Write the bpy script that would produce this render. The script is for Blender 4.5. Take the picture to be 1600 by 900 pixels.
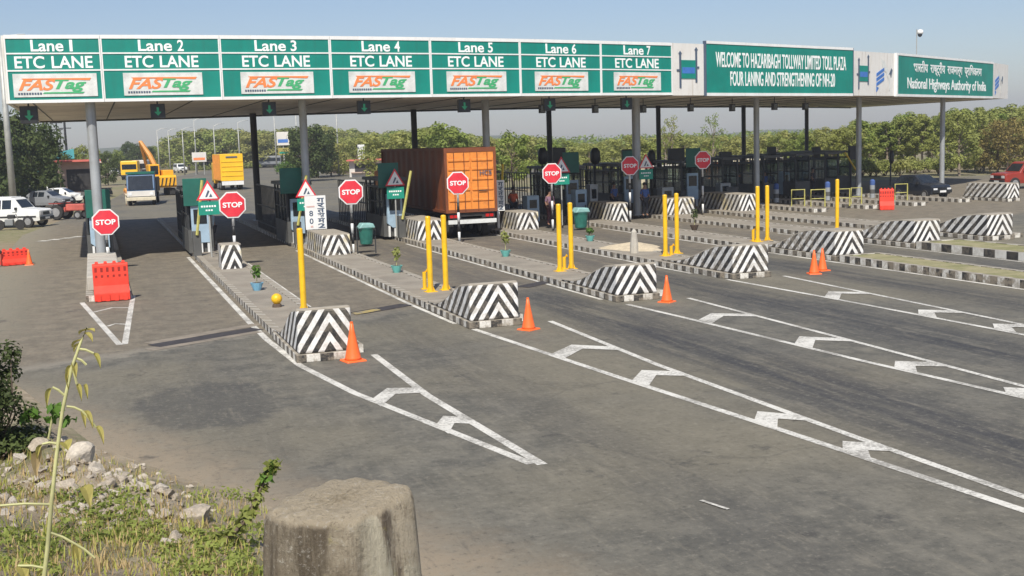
import bpy, bmesh, math, random
from mathutils import Vector, Matrix
random.seed(7)
C = bpy.context.scene.collection
for o in list(bpy.data.objects): bpy.data.objects.remove(o)
R = math.radians
EXTRA = []

# ------------------------------------------------------------------ camera
FPX, PITCH, ROLL, YAW, CAMH = 1838.15, 0.125, -0.03167, 0.33781, 4.36745
fw = Vector((math.sin(YAW)*math.cos(PITCH), math.cos(YAW)*math.cos(PITCH), -math.sin(PITCH)))
rt = Vector((math.cos(YAW), -math.sin(YAW), 0)); up = rt.cross(fw)
cr, sr = math.cos(ROLL), math.sin(ROLL)
rt, up = cr*rt + sr*up, -sr*rt + cr*up
cam = bpy.data.cameras.new('camera'); co = bpy.data.objects.new('camera', cam); C.objects.link(co)
co.matrix_world = Matrix(((rt.x, up.x, -fw.x, 0), (rt.y, up.y, -fw.y, 0), (rt.z, up.z, -fw.z, CAMH), (0, 0, 0, 1)))
cam.sensor_width = 36; cam.lens = FPX/1600*36; cam.clip_start = 0.1; cam.clip_end = 9000
bpy.context.scene.camera = co

def ray(px, py): return fw + rt*((px-800)/FPX) + up*((450-py)/FPX)
def at(px, py, z=0.0):                       # point of the photograph on a level surface
    d = ray(px, py); t = (z-CAMH)/d.z; return Vector((d.x*t, d.y*t, z))
def atY(px, py, Y):                          # point of the photograph at a known distance along the lanes
    d = ray(px, py); t = Y/d.y; return Vector((d.x*t, Y, CAMH+d.z*t))
def ratio(px, py=230): d = ray(px, py); return d.x/d.y

# ------------------------------------------------------------------ light
SUNV = Vector((0.33, 0.78, -1.0)).normalized()     # the way the light travels
w = bpy.data.worlds.new('World'); bpy.context.scene.world = w; w.use_nodes = True
nt = w.node_tree; bg = nt.nodes['Background']; sky = nt.nodes.new('ShaderNodeTexSky')
sky.sky_type = 'NISHITA'; sky.sun_disc = False
sky.sun_elevation = math.asin(-SUNV.z); sky.sun_rotation = math.atan2(-SUNV.x, -SUNV.y)
sky.air_density = 1.0; sky.dust_density = 1.05; sky.ozone_density = 5.0; sky.altitude = 600
tint = nt.nodes.new('ShaderNodeMix'); tint.data_type = 'RGBA'; tint.blend_type = 'MULTIPLY'; tint.inputs[0].default_value = 1; tint.inputs[7].default_value = (1.12, 1.0, .955, 1)
nt.links.new(sky.outputs[0], tint.inputs[6]); nt.links.new(tint.outputs[2], bg.inputs[0]); bg.inputs[1].default_value = 0.09
sl = bpy.data.lights.new('sun', 'SUN'); sl.energy = 4.3; sl.angle = R(0.55); sl.color = (1, .95, .86)
so = bpy.data.objects.new('sun', sl); C.objects.link(so); so.location = (-20, -30, 60)
so.rotation_euler = SUNV.to_track_quat('-Z', 'Y').to_euler()
vs = bpy.context.scene.view_settings
vs.view_transform = 'Standard'; vs.look = 'None'; vs.exposure = 0.36; vs.gamma = 1; vs.use_curve_mapping = False

# ------------------------------------------------------------------ materials
class NG:
    def __init__(s, name):
        s.m = bpy.data.materials.new(name); s.m.use_nodes = True; s.t = s.m.node_tree
        s.b = s.t.nodes['Principled BSDF']; s.out = s.t.nodes['Material Output']
    def n(s, typ, ins=None, **kw):
        x = s.t.nodes.new(typ)
        for k, v in kw.items(): setattr(x, k, v)
        for k, v in (ins or {}).items(): s.set(x, k, v)
        return x
    def set(s, x, k, v):
        if isinstance(v, bpy.types.NodeSocket): s.t.links.new(v, x.inputs[k])
        else: x.inputs[k].default_value = v
    def math(s, op, a, b=0.0, c=None, clamp=False):
        x = s.n('ShaderNodeMath', {0: a, 1: b}, operation=op, use_clamp=clamp)
        if c is not None: s.set(x, 2, c)
        return x.outputs[0]
    def mix(s, f, a, b):
        x = s.n('ShaderNodeMix', data_type='RGBA')
        s.set(x, 0, f); s.set(x, 6, a if isinstance(a, bpy.types.NodeSocket) else (*a, 1)[:4]); s.set(x, 7, b if isinstance(b, bpy.types.NodeSocket) else (*b, 1)[:4])
        return x.outputs[2]
    def noise(s, vec, scale, detail=4, rough=.55):
        x = s.n('ShaderNodeTexNoise', {'Scale': scale, 'Detail': detail, 'Roughness': rough})
        if vec is not None: s.set(x, 'Vector', vec)
        return x.outputs[0]
    def ramp(s, f, a, b):
        return s.n('ShaderNodeMapRange', {0: f, 1: a, 2: b, 3: 0.0, 4: 1.0}, interpolation_type='SMOOTHSTEP').outputs[0]
    def obj(s): return s.n('ShaderNodeTexCoord').outputs['Object']
    def pos(s): return s.n('ShaderNodeNewGeometry').outputs['Position']
    def sep(s, v):
        x = s.n('ShaderNodeSeparateXYZ', {0: v}); return x.outputs[0], x.outputs[1], x.outputs[2]
    def bump(s, h, strength=.4, dist=.02):
        s.set(s.b, 'Normal', s.n('ShaderNodeBump', {'Height': h, 'Strength': strength, 'Distance': dist}).outputs[0])
    def col(s, c): s.set(s.b, 'Base Color', c if isinstance(c, bpy.types.NodeSocket) else (*c, 1)[:4])
M = {}
def pm(name, c, var=.18, scale=3.0, rough=.6, metal=0.0, dirt=None, damt=.35, bump=0.0, spec=.5, streak=False):
    """paint / metal / concrete with uneven tone, grime and a little relief"""
    g = NG(name); v = g.obj()
    lo = tuple(x*(1-var) for x in c); hi = tuple(min(1, x*(1+var)) for x in c)
    k = g.noise(v, scale, 5, .6); base = g.mix(g.ramp(k, .3, .7), lo, hi)
    d = g.ramp(g.noise(v, scale*.6+.7, 6, .7), .48, .72)
    if streak: d = g.math('MAXIMUM', g.math('MULTIPLY', d, .6), g.ramp(g.noise(g.n('ShaderNodeMapping', {'Vector': v, 'Scale': (3.2, 3.2, .28)}).outputs[0], 1.6, 6, .7), .50, .70))
    base = g.mix(g.math('MULTIPLY', d, damt), base, dirt or tuple(x*.55+.02 for x in c))
    g.col(base); g.b.inputs['Roughness'].default_value = rough; g.b.inputs['Metallic'].default_value = metal
    g.b.inputs['Specular IOR Level'].default_value = spec
    if bump: g.bump(g.noise(v, scale*8, 6, .7), bump, .02)
    M[name] = g.m; return g.m
pm('sign_green', (.0, .22, .17), .10, .8, .5, damt=.30, streak=True)
pm('sign_white', (.78, .78, .76), .06, .8, .5, damt=.22, dirt=(.5, .47, .42), streak=True)
pm('lettering_white', (.86, .87, .85), .02, 1, .5, damt=.03)
pm('fascia_white', (.72, .70, .66), .06, .5, .55, dirt=(.42, .36, .28), damt=.5, streak=True)
pm('soffit', (.82, .73, .62), .14, .35, .5, dirt=(.3, .22, .15), damt=.4)
pm('roof_sheet', (.35, .35, .34), .15, .4, .6)
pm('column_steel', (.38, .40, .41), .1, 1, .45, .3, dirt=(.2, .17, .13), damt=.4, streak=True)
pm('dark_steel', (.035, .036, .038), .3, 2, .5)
pm('black_plastic', (.02, .021, .022), .2, 3, .4)
pm('booth_grey', (.09, .09, .085), .2, 1.2, .6)
pm('booth_blue', (.34, .46, .56), .12, 1.5, .5, damt=.35)
pm('board_green', (.012, .115, .085), .15, 1.2, .5, damt=.3)
pm('plate_green', (.01, .26, .18), .1, 3, .5)
pm('logo_orange', (.85, .24, .07), .05, 3, .5)
pm('logo_green', (.06, .40, .16), .05, 3, .5)
pm('logo_dark', (.07, .10, .15), .1, 3, .5)
pm('logo_blue', (.05, .17, .50), .1, 3, .5)
pm('logo_tan', (.62, .55, .40), .1, 3, .5)
pm('logo_pale', (.66, .67, .64), .1, 3, .5)
pm('stop_red', (.70, .03, .05), .12, 2, .5, damt=.4, dirt=(.55, .10, .10))
pm('post_white', (.72, .72, .70), .08, 5, .5)
pm('post_black', (.02, .02, .02), .2, 5, .5)
pm('yellow_paint', (.86, .50, .01), .08, 3, .45, dirt=(.42, .25, .06), damt=.6, streak=True)
pm('hoop_yellow', (.45, .42, .12), .15, 4, .5)
pm('cone_orange', (.95, .16, .03), .06, 5, .45, damt=.5, dirt=(.5, .12, .06))
pm('barrier_red', (.80, .06, .035), .1, 3, .6, spec=.25, damt=.4, dirt=(.55, .08, .05))
pm('slot_dark', (.30, .02, .012), .1, 3, .5)
pm('bin_green', (.02, .13, .10), .2, 4, .45)
pm('bin_pale', (.25, .45, .42), .1, 4, .45)
pm('pot_turquoise', (.16, .50, .45), .12, 8, .5)
pm('pot_blue', (.22, .48, .66), .12, 8, .5)
pm('soil', (.10, .07, .05), .3, 20, .9)
pm('island_top', (.265, .235, .19), .16, .9, .9, dirt=(.22, .18, .14), damt=.6, bump=.4)
pm('concrete_pale', (.45, .42, .36), .15, 1.5, .9, dirt=(.28, .24, .18), damt=.5, bump=.5)
pm('sand', (.55, .46, .32), .12, 6, .95, bump=.6)
pm('truck_orange', (.78, .26, .04), .14, 1.6, .6, dirt=(.36, .12, .035), damt=.75)
pm('truck_orange_shaded', (.19, .055, .018), .16, 1.0, .6, dirt=(.14, .05, .025), damt=.7)  # dirty container orange, darkened in colour for the canopy shade on its side
pm('truck_dark', (.03, .028, .027), .3, 2, .6)
pm('rubber', (.025, .024, .023), .2, 6, .8)
pm('rim', (.36, .36, .36), .15, 4, .4, .4)
pm('car_white', (.80, .80, .77), .04, 1, .3, damt=.12)
pm('car_navy', (.02, .025, .035), .2, 1, .25, damt=.1)
pm('car_grey', (.22, .23, .24), .1, 1, .3)
pm('car_dark', (.04, .04, .042), .1, 1, .3)
pm('car_red', (.26, .03, .018), .1, 1, .35, dirt=(.3, .1, .06), damt=.3)
pm('glass_dark', (.015, .02, .025), .2, 2, .08, spec=.8)
pm('lamp_clear', (.75, .76, .76), .05, 4, .15)
pm('lamp_red', (.5, .01, .01), .05, 4, .25)
pm('truck_yellow', (.92, .52, .02), .06, 1, .45, dirt=(.6, .33, .04), damt=.3)
pm('truck_blue', (.06, .13, .24), .12, 1.5, .5)
pm('excavator_yellow', (.85, .42, .02), .12, 1.5, .5, dirt=(.4, .2, .03), damt=.5)
pm('boom_orange', (.65, .28, .05), .12, 1.5, .5)
pm('hoarding_pink', (.60, .40, .36), .2, .6, .8, damt=.5)
pm('wall_pink', (.55, .40, .32), .15, .6, .85)
pm('wall_white', (.66, .63, .58), .12, .5, .8)
pm('tin_red', (.55, .12, .09), .2, 1, .6)
pm('teal_tarp', (.10, .42, .45), .15, 1, .6)
pm('bark', (.13, .095, .07), .3, 5, .9, bump=.5)
pm('bark_pale', (.26, .21, .16), .25, 5, .9, bump=.5)
pm('stone', (.50, .43, .34), .2, 4, .9, dirt=(.24, .2, .15), damt=.6, bump=.8)
pm('stone_light', (.64, .57, .47), .15, 5, .9, dirt=(.34, .3, .25), damt=.5, bump=.8)
pm('skin', (.26, .14, .09), .08, 5, .6)
pm('cloth_purple', (.20, .11, .16), .15, 5, .85)
pm('cloth_maroon', (.10, .03, .035), .15, 5, .85)
pm('cloth_orange', (.70, .13, .05), .12, 5, .85)
pm('cloth_dark', (.03, .032, .04), .2, 5, .85)
pm('cloth_blue', (.05, .10, .28), .2, 5, .85)
pm('hair', (.012, .01, .01), .2, 5, .7)
pm('pole_grey', (.40, .40, .37), .1, 2, .5, .2)
pm('trench_dark', (.045, .04, .042), .25, 4, .8)
pm('trench_lip', (.24, .205, .16), .2, 2, .9, damt=.6)
pm('gold_arm', (.80, .55, .05), .1, 4, .5)
pm('stalk', (.44, .43, .20), .2, 9, .7)

def mat_arrow():
    g = NG('signal_arrow'); g.col((.03, .22, .11))
    g.b.inputs['Emission Color'].default_value = (.05, .9, .42, 1); g.b.inputs['Emission Strength'].default_value = .05
    M['signal_arrow'] = g.m
mat_arrow()

def mat_stripes(name, slope, period, dirt_amt, black=(.025, .025, .026), white=(.82, .81, .78), yellow=0.0):
    """black and white chevrons that run up the front and wrap onto the flanks; bare cement on top"""
    g = NG(name); v = g.obj(); x, y, z = g.sep(v)
    s = g.math('ADD', g.math('ABSOLUTE', x), g.math('MULTIPLY', g.math('MAXIMUM', y, 0.0), .58))
    wob = g.math('MULTIPLY', g.math('SUBTRACT', g.noise(v, 5, 3), .5), .05)
    f = g.math('FRACT', g.math('DIVIDE', g.math('ADD', g.math('ADD', z, g.math('MULTIPLY', s, slope)), wob), period))
    k = g.ramp(f, .46, .50)
    k = g.math('MULTIPLY', k, g.math('SUBTRACT', 1.0, g.ramp(f, .955, .995)))
    if yellow:
        wy = g.ramp(g.noise(v, .8, 2), .5, .6); white = g.mix(g.math('MULTIPLY', wy, yellow), white, (.72, .55, .12))
    c = g.mix(k, white, black)
    rnd_ = g.n('ShaderNodeObjectInfo').outputs['Random']; vo = g.n('ShaderNodeVectorMath', {0: v, 1: g.n('ShaderNodeCombineXYZ', {0: g.math('MULTIPLY', rnd_, 30.0), 1: g.math('MULTIPLY', rnd_, 17.0)}).outputs[0]}, operation='ADD').outputs[0]
    wear = g.ramp(g.math('ADD', g.noise(vo, 5, 8, .8), g.math('MULTIPLY', g.math('SUBTRACT', g.noise(vo, 1.2, 3), .5), .35)), .44, .62)
    back = g.ramp(y, .2, 2.2)
    c = g.mix(g.math('MULTIPLY', wear, g.math('ADD', g.math('ADD', dirt_amt, g.math('MULTIPLY', rnd_, .22)), g.math('MULTIPLY', back, .34))), c, (.30, .26, .20))
    nz = g.sep(g.n('ShaderNodeNewGeometry').outputs['Normal'])[2]
    top = g.mix(g.noise(v, 4, 5), (.26, .23, .18), (.38, .34, .28))
    c = g.mix(g.ramp(nz, .15, .3), c, top)
    g.col(c); g.b.inputs['Roughness'].default_value = .8; g.bump(g.noise(v, 30, 5, .7), .25, .01); M[name] = g.m
mat_stripes('chevron_paint', 1.55, .40, .28)
mat_stripes('chevron_paint_fine', 2.1, .54, .38, yellow=.55)
def mat_kerb(name, period, wear0, white=(.72, .70, .64)):
    g = NG(name); v = g.obj(); x, y, z = g.sep(v)
    f = g.math('FRACT', g.math('DIVIDE', g.math('ADD', x, y), period))
    c = g.mix(g.math('MULTIPLY', g.ramp(f, .47, .5), g.math('SUBTRACT', 1.0, g.ramp(f, .97, 1.0))), white, (.03, .03, .03))
    wear = g.ramp(g.noise(v, 3.5, 7, .78), .40, .60)
    big = g.ramp(g.noise(v, .35, 2), .4, .6)
    c = g.mix(g.math('MULTIPLY', wear, g.math('ADD', wear0, g.math('MULTIPLY', big, .35))), c, (.27, .23, .175))
    nz = g.sep(g.n('ShaderNodeNewGeometry').outputs['Normal'])[2]
    c = g.mix(g.math('MULTIPLY', g.ramp(nz, .4, .6), .75), c, (.30, .265, .21))
    g.col(c); g.b.inputs['Roughness'].default_value = .85; g.bump(g.noise(v, 25, 5, .7), .3, .01); M[name] = g.m
mat_kerb('kerb_paint', .56, .66)
mat_kerb('kerb_paint_bold', 1.05, .15)
def mat_median():
    g = NG('median_soil'); v = g.pos()
    c = g.mix(g.ramp(g.noise(v, 1.2, 6, .7), .35, .65), (.20, .20, .08), (.34, .30, .17))
    g.col(c); g.b.inputs['Roughness'].default_value = .95; g.bump(g.noise(v, 14, 6, .7), .8, .05); M['median_soil'] = g.m
mat_median()

def mat_road():
    g = NG('asphalt'); v = g.pos(); x, y, z = g.sep(v)
    fine = g.noise(v, 45, 6, .75); mid = g.noise(v, 1.7, 6, .65); big = g.noise(v, .16, 3, .5)
    st = g.n('ShaderNodeMapping', {'Vector': v, 'Scale': (1.3, .10, 1)}).outputs[0]
    streak = g.noise(st, 1.6, 5, .65)
    asph = g.mix(g.ramp(mid, .3, .72), (.098, .094, .080), (.174, .162, .132))
    asph = g.mix(g.math('MULTIPLY', g.ramp(big, .40, .60), .6), asph, (.200, .178, .128))
    # dark tyre bands down the middle of each lane
    band = None
    for xc, wd, a in ((6.6, .9, .35), (11.5, 1.25, .95), (16.3, 1.25, .95), (21.3, 1.2, .85), (26.2, 1.2, .6), (1.9, 1.2, .25)):
        d = g.math('DIVIDE', g.math('SUBTRACT', x, xc), wd); e = g.math('MULTIPLY', g.math('POWER', 2.718, g.math('MULTIPLY', g.math('MULTIPLY', d, d), -1.0)), a)
        band = e if band is None else g.math('ADD', band, e)
    bandm = g.math('MULTIPLY', g.math('MULTIPLY', band, g.ramp(streak, .22, .62)), g.ramp(g.math('SUBTRACT', y, g.math('MULTIPLY', x, .5)), 34.0, 22.0))
    asph = g.mix(g.math('MULTIPLY', bandm, 1.0), asph, (.042, .043, .047))
    # toll lanes: tan dusty concrete
    conc = g.mix(g.ramp(mid, .3, .7), (.142, .122, .092), (.225, .192, .142))
    conc = g.mix(g.math('MULTIPLY', g.math('MULTIPLY', band, g.ramp(streak, .30, .55)), .75), conc, (.085, .079, .072))
    lim = g.math('ADD', g.math('SUBTRACT', y, g.math('ADD', g.math('MULTIPLY', x, .45), 26.6)), g.math('MULTIPLY', g.math('SUBTRACT', mid, .5), 1.6))
    kc = g.math('MULTIPLY', g.ramp(lim, -.5, .9), g.ramp(y, 84.0, 76.0))
    c = g.mix(kc, asph, conc)
    # pale joint where concrete and asphalt meet
    j = g.math('SUBTRACT', 1.0, g.ramp(g.math('ABSOLUTE', lim), .1, .55))
    c = g.mix(g.math('MULTIPLY', g.math('MULTIPLY', j, .5), g.ramp(x, 9.0, 3.0)), c, (.29, .26, .21))
    # wind-blown dust beside the bank and on the left shoulder
    ed = g.math('SUBTRACT', y, g.math('SUBTRACT', 17.6, g.math('MULTIPLY', x, 2.25)))
    dust = g.ramp(g.math('ADD', ed, g.math('MULTIPLY', g.math('SUBTRACT', mid, .5), 5.0)), 4.6, -.4)
    c = g.mix(g.math('MULTIPLY', dust, .85), c, (.31, .25, .175))
    sh = g.math('MULTIPLY', g.ramp(g.math('ADD', x, g.math('MULTIPLY', g.math('SUBTRACT', mid, .5), 3.0)), -1.4, -3.6), g.ramp(y, 24, 34))
    c = g.mix(g.math('MULTIPLY', sh, .8), c, (.25, .225, .165))
    # an old dark patch
    px_ = g.math('DIVIDE', g.math('SUBTRACT', x, 1.65), 1.35); py_ = g.math('DIVIDE', g.math('SUBTRACT', y, 20.6), 2.1)
    rr = g.math('ADD', g.math('ADD', g.math('MULTIPLY', px_, px_), g.math('MULTIPLY', py_, py_)), g.math('MULTIPLY', g.math('SUBTRACT', mid, .5), 1.8))
    c = g.mix(g.math('MULTIPLY', g.ramp(rr, 1.15, .6), .55), c, (.062, .062, .060))
    # oil spots, fine aggregate
    oil = g.ramp(g.noise(v, .9, 5, .7), .60, .70); c = g.mix(g.math('MULTIPLY', oil, .6), c, (.05, .048, .046))
    gr8 = g.noise(v, 9, 6, .8); st2 = g.noise(g.n('ShaderNodeMapping', {'Vector': v, 'Scale': (2.2, .35, 1), 'Rotation': (0, 0, .25)}).outputs[0], 2.4, 7, .75)
    c = g.mix(g.math('MULTIPLY', g.ramp(gr8, .52, .68), .5), c, (.27, .248, .20)); c = g.mix(g.math('MULTIPLY', g.ramp(gr8, .47, .32), .6), c, (.045, .043, .04))
    c = g.mix(g.math('MULTIPLY', g.ramp(st2, .52, .68), .42), c, (.225, .203, .158)); c = g.mix(g.math('MULTIPLY', g.ramp(st2, .44, .28), .40), c, (.05, .049, .048))
    c = g.mix(g.math('MULTIPLY', g.ramp(fine, .56, .75), .40), c, (.34, .31, .26))
    c = g.mix(g.math('MULTIPLY', g.ramp(fine, .45, .28), .35), c, (.045, .043, .04))
    cr_ = g.n('ShaderNodeTexVoronoi', {'Vector': g.n('ShaderNodeVectorMath', {0: v, 1: g.n('ShaderNodeTexNoise', {'Vector': v, 'Scale': 1.1, 'Detail': 4}).outputs[1]}, operation='ADD').outputs[0], 'Scale': .28}, feature='DISTANCE_TO_EDGE').outputs[0]
    c = g.mix(g.math('MULTIPLY', g.math('MULTIPLY', g.ramp(cr_, .012, .003), g.ramp(big, .45, .6)), .25), c, (.05, .048, .045))
    g.col(c); g.b.inputs['Roughness'].default_value = .82; g.b.inputs['Specular IOR Level'].default_value = .3
    g.bump(g.math('ADD', fine, g.math('MULTIPLY', mid, .6)), .35, .012); M['asphalt'] = g.m
mat_road()
def mat_paint():
    g = NG('road_paint'); v = g.pos()
    chips = g.ramp(g.math('ADD', g.math('MULTIPLY', g.noise(v, 16, 7, .75), .6), g.math('MULTIPLY', g.noise(v, 1.1, 3), .4)), .40, .56)
    c = g.mix(g.noise(v, 3, 5), (.56, .54, .48), (.76, .74, .68))
    c = g.mix(g.math('MULTIPLY', g.math('SUBTRACT', 1.0, chips), .8), c, (.19, .175, .15))
    g.col(c); g.b.inputs['Roughness'].default_value = .7; M['road_paint'] = g.m
    g = NG('yellow_road_paint'); v = g.pos()
    c = g.mix(g.ramp(g.noise(v, 5, 6, .7), .35, .6), (.22, .19, .15), (.45, .34, .10)); g.col(c); M['yellow_road_paint'] = g.m
mat_paint()
def mat_ground():
    g = NG('dry_ground'); v = g.pos()
    a = g.noise(v, .05, 4); b = g.noise(v, 1.2, 6, .7)
    c = g.mix(g.ramp(a, .4, .6), (.22, .175, .11), (.16, .16, .065)); c = g.mix(g.math('MULTIPLY', g.ramp(b, .35, .65), .6), c, (.30, .25, .165))
    g.col(c); g.b.inputs['Roughness'].default_value = .95; g.bump(b, .5, .1); M['dry_ground'] = g.m
    g = NG('bank_soil'); v = g.pos()
    b = g.noise(v, 2.2, 6, .7); f = g.noise(v, 22, 6, .75)
    c = g.mix(g.ramp(b, .38, .62), (.30, .235, .15), (.48, .39, .27)); c = g.mix(g.math('MULTIPLY', g.ramp(f, .45, .65), .6), c, (.40, .36, .29))
    c = g.mix(g.math('MULTIPLY', g.ramp(g.noise(v, 1.1, 4, .6), .5, .62), .6), c, (.11, .13, .04))
    g.col(c); g.b.inputs['Roughness'].default_value = .95; g.bump(f, .9, .06); M['bank_soil'] = g.m
    g = NG('hill_scrub'); v = g.pos()
    c = g.mix(g.ramp(g.noise(v, .05, 6, .7), .35, .65), (.07, .09, .035), (.12, .13, .06)); g.col(c); g.b.inputs['Roughness'].default_value = 1; M['hill_scrub'] = g.m
mat_ground()
def mat_leaf(name, a, b, c3, trans=.35):
    g = NG(name); v = g.pos(); r = g.n('ShaderNodeObjectInfo').outputs['Random']
    k = g.ramp(g.noise(g.obj(), 1.3, 4, .65), .36, .64)
    c = g.mix(k, a, b); c = g.mix(g.math('MULTIPLY', r, .6), c, c3)
    g.col(c); g.b.inputs['Roughness'].default_value = .65; g.b.inputs['Specular IOR Level'].default_value = .25
    tr = g.n('ShaderNodeBsdfTranslucent', {'Color': c}); mx = g.n('ShaderNodeMixShader', {0: trans})
    g.t.links.new(g.b.outputs[0], mx.inputs[1]); g.t.links.new(tr.outputs[0], mx.inputs[2]); g.t.links.new(mx.outputs[0], g.out.inputs[0]); M[name] = g.m
mat_leaf('leaf_scrub', (.20, .25, .06), (.38, .43, .12), (.40, .36, .13), .42)
mat_leaf('leaf_forest', (.15, .215, .045), (.31, .39, .09), (.36, .34, .10), .42)
mat_leaf('leaf_dark', (.035, .055, .018), (.095, .135, .04), (.12, .145, .045), .3)
mat_leaf('leaf_fresh', (.07, .16, .02), (.16, .28, .05), (.12, .2, .04))
mat_leaf('leaf_yellow', (.42, .38, .10), (.58, .49, .17), (.5, .42, .14))
mat_leaf('leaf_dry', (.46, .34, .15), (.60, .46, .24), (.5, .36, .18))
mat_leaf('grass_blade', (.27, .33, .05), (.54, .50, .14), (.42, .42, .1))
mat_leaf('leaf_brown', (.18, .15, .05), (.33, .27, .09), (.26, .19, .06))
def mat_glass():
    g = NG('booth_glass'); tr = g.n('ShaderNodeBsdfTransparent', {'Color': (.72, .78, .78, 1)}); gl = g.n('ShaderNodeBsdfGlossy', {'Roughness': .05, 'Color': (.8, .85, .9, 1)})
    mx = g.n('ShaderNodeMixShader', {0: .14}); g.t.links.new(tr.outputs[0], mx.inputs[1]); g.t.links.new(gl.outputs[0], mx.inputs[2]); g.t.links.new(mx.outputs[0], g.out.inputs[0]); M['booth_glass'] = g.m
mat_glass()
def mat_rock():
    g = NG('weathered_shaded_stone'); v = g.obj(); x, y, z = g.sep(v)
    st = g.n('ShaderNodeMapping', {'Vector': v, 'Scale': (6, 6, 1.0)}).outputs[0]
    dr = g.noise(st, 2.2, 6, .7); f = g.noise(v, 52, 8, .82); b = g.noise(v, 6, 7, .72)
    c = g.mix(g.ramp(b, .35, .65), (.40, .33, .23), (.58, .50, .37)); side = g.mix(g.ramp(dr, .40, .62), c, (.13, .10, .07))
    side = g.mix(g.math('MULTIPLY', g.ramp(g.math('ADD', x, g.math('MULTIPLY', g.math('SUBTRACT', b, .5), .25)), .05, -.10), .55), side, (.11, .085, .05))  # left faces darkened in the colour to read as the shaded side
    side = g.mix(g.math('MULTIPLY', g.math('MULTIPLY', g.ramp(g.noise(st, 1.3, 5, .7), .44, .54), g.ramp(x, -.02, .08)), .8), side, (.62, .57, .43))  # pale streaks kept to the right, sunlight painted into the colour
    side = g.mix(g.math('MULTIPLY', g.ramp(g.noise(v, 9, 5, .7), .58, .68), .5), side, (.33, .29, .07))
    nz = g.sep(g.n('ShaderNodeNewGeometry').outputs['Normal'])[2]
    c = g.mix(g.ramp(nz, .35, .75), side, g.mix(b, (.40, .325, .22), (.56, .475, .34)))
    c = g.mix(g.math('MULTIPLY', g.ramp(f, .53, .66), .55), c, (.66, .62, .53)); c = g.mix(g.math('MULTIPLY', g.ramp(f, .46, .34), .6), c, (.10, .08, .055))
    g.col(c); g.b.inputs['Roughness'].default_value = .92; g.bump(g.math('ADD', f, g.math('MULTIPLY', dr, 1.5)), 1.0, .02); M['weathered_shaded_stone'] = g.m
mat_rock()

# ------------------------------------------------------------------ mesh helpers
class MB:
    def __init__(s): s.v = []; s.f = []
    def add(s, vs, fs):
        o = len(s.v); s.v += [tuple(x) for x in vs]; s.f += [[o+i for i in f] for f in fs]; return s
    def box(s, x0, x1, y0, y1, z0, z1, taper=0, rz=0, about=None):
        vs = [(x0, y0, z0), (x1, y0, z0), (x1, y1, z0), (x0, y1, z0), (x0+taper, y0+taper, z1), (x1-taper, y0+taper, z1), (x1-taper, y1-taper, z1), (x0+taper, y1-taper, z1)]
        if rz:
            cx, cy = about or ((x0+x1)/2, (y0+y1)/2); c_, s_ = math.cos(rz), math.sin(rz)
            vs = [(cx+(a-cx)*c_-(b-cy)*s_, cy+(a-cx)*s_+(b-cy)*c_, z) for a, b, z in vs]
        return s.add(vs, [(3, 2, 1, 0), (4, 5, 6, 7), (0, 1, 5, 4), (1, 2, 6, 5), (2, 3, 7, 6), (3, 0, 4, 7)])
    def prism(s, poly, a0, a1, axis='z'):
        n = len(poly)
        def P(p, a): return {'z': (p[0], p[1], a), 'y': (p[0], a, p[1]), 'x': (a, p[0], p[1])}[axis]
        vs = [P(p, a0) for p in poly] + [P(p, a1) for p in poly]
        return s.add(vs, [list(range(n))[::-1], list(range(n, 2*n))] + [(i, (i+1) % n, n+(i+1) % n, n+i) for i in range(n)])
    def tube(s, pts, rad, n=8, cap=True):
        pts = [Vector(p) for p in pts]; rs = rad if isinstance(rad, (list, tuple)) else [rad]*len(pts); o = len(s.v)
        for i, p in enumerate(pts):
            d = (pts[min(i+1, len(pts)-1)]-pts[max(i-1, 0)]).normalized()
            a = d.cross(Vector((0, 0, 1)) if abs(d.z) < .9 else Vector((1, 0, 0))).normalized(); b = d.cross(a)
            for k in range(n):
                t = 2*math.pi*k/n; s.v.append(tuple(p+(a*math.cos(t)+b*math.sin(t))*rs[i]))
        for i in range(len(pts)-1):
            for k in range(n): s.f.append([o+i*n+k, o+i*n+(k+1) % n, o+(i+1)*n+(k+1) % n, o+(i+1)*n+k])
        if cap:
            s.f.append([o+k for k in range(n)]); s.f.append([o+(len(pts)-1)*n+k for k in range(n)][::-1])
        return s
    def lathe(s, prof, n=16, c=(0, 0, 0), axis='z'):
        o = len(s.v)
        for r, h in prof:
            for k in range(n):
                t = 2*math.pi*k/n; a, b = r*math.cos(t), r*math.sin(t)
                s.v.append({'z': (c[0]+a, c[1]+b, c[2]+h), 'y': (c[0]+a, c[1]+h, c[2]+b), 'x': (c[0]+h, c[1]+a, c[2]+b)}[axis])
        m = len(prof)
        for i in range(m-1):
            for k in range(n): s.f.append([o+i*n+k, o+i*n+(k+1) % n, o+(i+1)*n+(k+1) % n, o+(i+1)*n+k])
        s.f.append([o+k for k in range(n)][::-1]); s.f.append([o+(m-1)*n+k for k in range(n)]); return s
    def build(s, name, m, parent=None, smooth=False, bevel=0, loc=None):
        me = bpy.data.meshes.new(name); me.from_pydata(s.v, [], s.f); me.update()
        bm = bmesh.new(); bm.from_mesh(me); bmesh.ops.recalc_face_normals(bm, faces=bm.faces)
        if bevel: bmesh.ops.bevel(bm, geom=[e for e in bm.edges if len(e.link_faces) == 2 and e.calc_face_angle(0) > .5], offset=bevel, segments=2, affect='EDGES', profile=.5)
        bm.to_mesh(me); bm.free()
        if smooth:
            for p in me.polygons: p.use_smooth = True
        me.materials.append(M[m] if isinstance(m, str) else m)
        o = bpy.data.objects.new(name, me); C.objects.link(o)
        if parent: o.parent = parent
        if loc is not None: o.location = loc
        return o
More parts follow.
